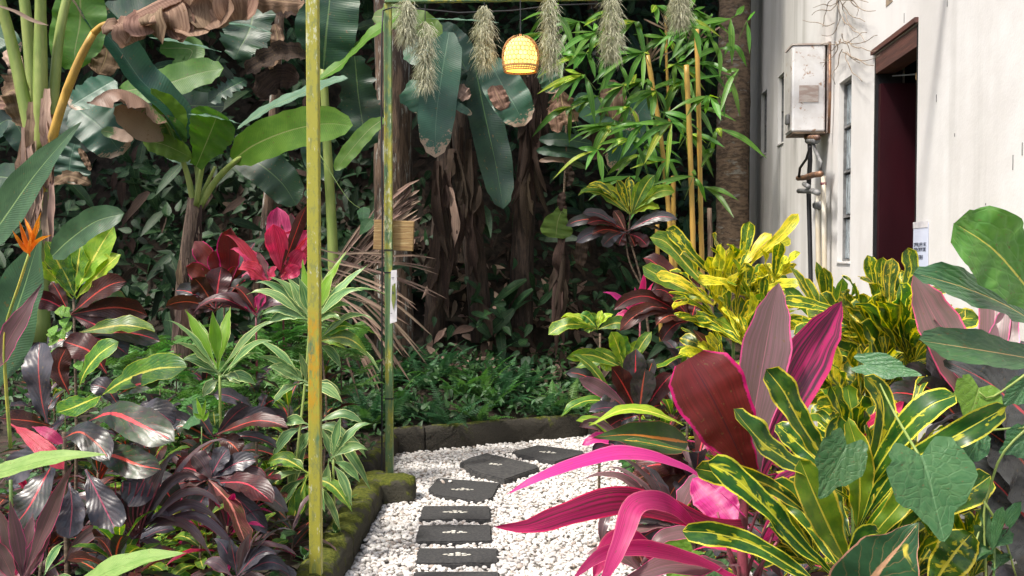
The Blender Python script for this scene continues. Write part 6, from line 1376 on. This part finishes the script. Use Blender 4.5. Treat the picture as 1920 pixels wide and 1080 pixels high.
# vine
v = PL('vine', 'climbing vine with toothed heart shaped leaves over the foreground croton', 'vine', (1800,1100,2.3), None, None)
def cordate(par, pts, W, mat, tooth=.07, k=None):
    """heart shaped toothed leaf; pts: stalk point, centre, tip"""
    a, m, t = [P(*q) for q in pts]; L = (t-a).length; d = (t-a).normalized(); nr = Vector((.1,-1,.35)); s_ = d.cross(nr).normalized(); nr = s_.cross(d).normalized()
    Wm = W*pts[0][2]/F; V = []; UV = []; Fs = []; n = 44; rg = 6; sag = (m-(a+t)/2)
    c0 = a+d*L*.18
    for j in range(rg+1):
        for i in range(n):
            th = 2*math.pi*i/n; ct, st_ = math.cos(th), math.sin(th)      # th=0 -> tip
            r = (.82 if ct > 0 else .40)+.0; xx = (ct*.80 if ct > 0 else ct*.34); yy = st_*.5*(1-.25*max(0, ct)**2)
            if abs(th-math.pi) < .5: xx *= (.25+.75*abs(th-math.pi)/.5)
            q = (1+tooth*.6*math.sin(th*13)*(abs(st_)**.5))*(1+.10*math.cos(5*th)*(1 if ct > -.6 else 0)); f = j/rg
            pnt = c0+d*(xx*L*q*f)+s_*(yy*Wm*q*f*1.0)
            rel = abs(yy)*f; h = .10*Wm*(rel*2)**1.5*1.0-.06*Wm*(xx*f)**2+.010*Wm*math.sin(9*xx*f+3*yy*f)
            V.append(pnt+nr*h+sag*(1-(xx*f)**2)*.5); UV.append((.5+yy*f, .2+.8*max(0, min(1, .2+xx*f)) if True else 0))
    for j in range(rg):
        for i in range(n): Fs.append((j*n+i, j*n+(i+1) % n, (j+1)*n+(i+1) % n, (j+1)*n+i))
    return mesh('leaf', V, Fs, M[mat], par, UV, True, loc=a)
cordate(v, [(1722,852,2.2),(1750,905,2.16),(1770,1010,2.14)], 165, 'vine_leaf')
cordate(v, [(1590,830,2.3),(1570,870,2.28),(1540,932,2.28)], 90, 'vine_leaf')
cordate(v, [(1835,730,2.5),(1830,745,2.48),(1815,800,2.46)], 92, 'vine_lime')
cordate(v, [(1836,820,2.45),(1825,840,2.44),(1808,878,2.44)], 50, 'vine_leaf')
cordate(v, [(1935,820,2.4),(1905,832,2.4),(1878,848,2.4)], 64, 'vine_leaf')
cordate(v, [(1930,720,2.5),(1905,735,2.5),(1880,760,2.5)], 50, 'vine_leaf')
cordate(v, [(1610,690,2.6),(1665,680,2.55),(1722,705,2.52)], 48, 'vine_leaf')
cordate(v, [(1660,880,2.5),(1650,900,2.5),(1645,935,2.5)], 60, 'vine_leaf')
cordate(v, [(1300,1030,2.9),(1285,1050,2.9),(1255,1085,2.88)], 110, 'vine_lime')
cordate(v, [(1340,1050,2.7),(1335,1065,2.7),(1310,1100,2.7)], 60, 'vine_leaf')
for pts in ([(1940,790,2.4),(1880,850,2.4),(1855,920,2.4),(1835,1000,2.4),(1800,1100,2.3)], [(1940,690,2.5),(1860,745,2.48),(1836,735,2.48)], [(1845,940,2.4),(1880,1000,2.4),(1905,1080,2.4)], [(1940,800,2.4),(1830,810,2.42),(1836,822,2.44)], [(1722,852,2.2),(1680,780,2.35),(1650,720,2.5)], [(1850,1110,2.4),(1845,960,2.4),(1856,915,2.4)]): stem(v, pts, .0035, 'petiole', 'tendril', 5)
c = PL('sapling', 'small green sapling with folded leaves low at the right edge', 'sapling', (1865,1020,2.4), None, 'stem_green', .005)
fan(c, (1860,1030,2.4), [(1840,945,24),(1880,950,24),(1900,1000,30),(1825,985,24),(1890,975,20,0,'croton_maroon'),(1915,940,26),(1800,1040,40),(1880,1060,50),(1780,1055,40)], ['bush_green','vine_leaf'], 'obov', .05)
# right edge big leaves
c = PL('croton', 'tall croton at the right edge with huge wavy green leaves against the white wall', 'croton', (1990,760,2.4), CG, 'stem_brown', .014)
LM('croton_big', (.085,.24,.04), (.12,.29,.05), mid=((.66,.62,.12),.055), vein=((.12,.26,.06),8,.4,.08,.3), rough=.36, vary=.08, bump=.6, trans=.32, puck=6)
LM('croton_big_dark', (.045,.115,.05), (.06,.15,.055), mid=((.62,.42,.18),.05), vein=((.05,.11,.04),9,.4,.12,.4), back=(.14,.05,.03), rough=.33, vary=.08, bump=.6, trans=.15, puck=6)
BB = dict(nl=30, nw=8, wf=3.2, wave=.05)
leaf(c, [(1975,600,2.3),(1930,545,2.25),(1865,470,2.2),(1790,418,2.18)], 150, 'croton_big', 'obov', face=(.1,-1,.1), **BB)
leaf(c, [(1990,640,2.4),(1900,580,2.3),(1810,540,2.22),(1714,512,2.18)], 84, 'croton_big_dark', 'obov', face=(0,-.9,.6), **BB)
leaf(c, [(2010,690,2.35),(1930,672,2.28),(1830,655,2.22),(1722,638,2.18)], 82, 'croton_big_dark', 'obov', face=(0,-.9,.6), **BB)
LM('croton_big_slate', (.035,.038,.040), (.05,.055,.055), mid=((.55,.06,.07),.05), vein=((.08,.08,.085),9,.4,.2,.4), rough=.26, vary=.08, bump=.5, trans=.05, spec=.7)
leaf(c, [(1980,830,2.6),(1915,770,2.58),(1850,715,2.56),(1770,675,2.55)], 160, 'croton_big_slate', 'ovate', face=(0,-1,.5), **BB)
leaf(c, [(1990,960,2.6),(1930,880,2.58),(1870,820,2.56),(1790,780,2.55)], 170, 'croton_big_slate', 'ovate', face=(0,-1,.5), **BB)
leaf(c, [(1990,1080,2.6),(1930,980,2.62),(1860,900,2.64),(1780,860,2.66)], 170, 'croton_big_slate', 'ovate', face=(0,-1,.5), **BB)
c = PL('cordyline', 'dull pink cordyline standing behind the huge wavy green leaves', 'cordyline', (1830,760,2.9), DG, 'stem_red')
fan(c, (1840,800,2.9), [(1712,515,86,.1),(1872,478,60,.2),(1900,560,60,.1),(1750,600,60),(1930,640,60)], 'cord_mauve', 'strap', .03, face=(0,-1,.1), nl=18, nw=6)
c = PL('croton', 'slate leaved croton between the yellow edged bush and the huge wavy leaves', 'croton', (1790,800,3.0), CG)
fan(c, (1800,800,3.0), [(1690,690,60),(1735,650,60),(1740,780,60),(1850,680,60),(1690,770,56),(1780,700,60),(1720,720,60),(1860,760,60),(1660,740,50)], ['croton_slate','croton_dark','croton_hero'], 'obov', .12, face=(0,-1,.4), nl=16)
# filler, right
FR = [(.85,5.6,'a_dark a_mar a_green','croton filling the bed beside the gravel, under the lime one'),(1.1,5.2,'a_gold a_green a_mar','croton between the maroon and gold bushes'),(1.0,4.6,'a_gold a_dark a_pink','croton behind the giant cordyline'),(1.35,4.3,'a_gold a_vgold','gold croton against the wall below the heater'),(1.55,3.9,'a_gold a_green','gold croton at the foot of the doorway'),
      (.75,4.1,'a_dark a_cdark a_pink','dark croton at the gravel edge under the pink leaves'),(.95,3.6,'a_gold a_dark a_hot','croton under the foreground cordyline'),(1.3,3.3,'a_gold a_dark','croton behind the foreground vine'),(1.6,3.2,'a_dark a_gold','dark croton near the wall at the right edge'),(.85,3.1,'a_cdark a_dark a_hot','cordyline at the bottom edge of the right bed'),
      (1.15,2.9,'a_gold a_dark','croton at the bottom, under the blotched leaf'),(1.0,6.3,'a_mar a_green a_dark','croton below the small croton tree'),(1.25,6.0,'a_mar a_gold','croton between the little tree and the gold bush'),(1.2,7.2,'a_dark a_green','croton at the back of the right bed'),(1.45,5.2,'a_vgold a_gold','gold croton next to the pipes'),(.95,7.9,'a_dark a_green','croton at the end of the back kerb'),(1.5,2.8,'a_dark a_green','croton in the bottom right corner'),(1.6,6.6,'a_green a_dark','croton by the wall below the bamboo')]
for k, (x, y, ar, w) in enumerate(FR):
    whorl('croton', w, 'croton', x, y, .12, .50+.06*(k % 3)+(.22 if x > 1.1 else 0)+(.22 if x > 1.1 and y < 4.2 else 0), ar.split(), 38, -15, 60, .95, .7, seed=k+70, group='crotons filling the right bed')
rd = random.Random(78)
for k in range(16):
    x = rd.uniform(-2.3, -1.15); y = rd.uniform(3.3, 5.4)
    hd, ar = rd.choice([('burgundy cordyline',['a_pink','a_cdark']),('maroon leaved croton',['a_mar','a_red']),('bright green croton',['a_green'])])
    whorl(hd.split()[-1], autolabel(hd, x, y, LLM), hd.split()[-1], x, y, .15, rd.uniform(.35,.55), ar, 24, -15, 60, .85, .6, seed=k+500, group='low crotons packed into the left bed')
rd = random.Random(77)
for k in range(30):
    x = rd.uniform(.85, 1.75); y = rd.uniform(2.3, 7.6)
    if x > WX+WV*y-.25: x -= .3
    hd, ar = rd.choice([('slate and green croton',['a_dark','a_green']),('maroon leaved croton',['a_mar','a_dark']),('yellow edged croton',['a_gold','a_green']),('narrow leaved dark cordyline',['a_cdark','a_dark2'])])
    whorl(hd.split()[-1], autolabel(hd, x, y, RLM), hd.split()[-1], x, y, .06, rd.uniform(.3,.55)+(.35 if x > 1.2 and y < 4 else 0), ar, 26, -15, 50, .85, .6, seed=k+200, group='low crotons packed into the right bed')
for k in range(52):
    x = rd.uniform(-3.8, -1.0); y = rd.uniform(2.6, 8.0)
    hd, ar = rd.choice([('dark glossy croton',['a_dark','a_dark2']),('maroon leaved croton',['a_mar','a_dark']),('mixed green and dark croton',['a_weed','a_green','a_dark']),('green croton',['a_green','a_weed']),('variegated cordyline',['a_white']),('narrow leaved dark cordyline',['a_cdark','a_dark2']),('red ribbed croton',['a_red','a_dark'])])
    whorl(hd.split()[-1], autolabel(hd, x, y, LLM), hd.split()[-1], x, y, .05, rd.uniform(.22,.42), ar, 26, -15, 50, .85, .6, seed=k+300, group='low crotons packed into the left bed')
scatter('bed_weeds', 'small green weeds along the gravel edge of the right bed', 'weeds', 2200, lambda r: (Vector((r.uniform(.72,1.5), r.uniform(3.0,8.6), .05+r.uniform(0,.16))), Vector((-.4,-.3,1))), .06, 'bush_green', 'ovate', 10, .5, up=0)
print('leaves', CNT, 'objects', len(bpy.data.objects), 'tris', sum(len(m.polygons) for m in bpy.data.meshes)*2)
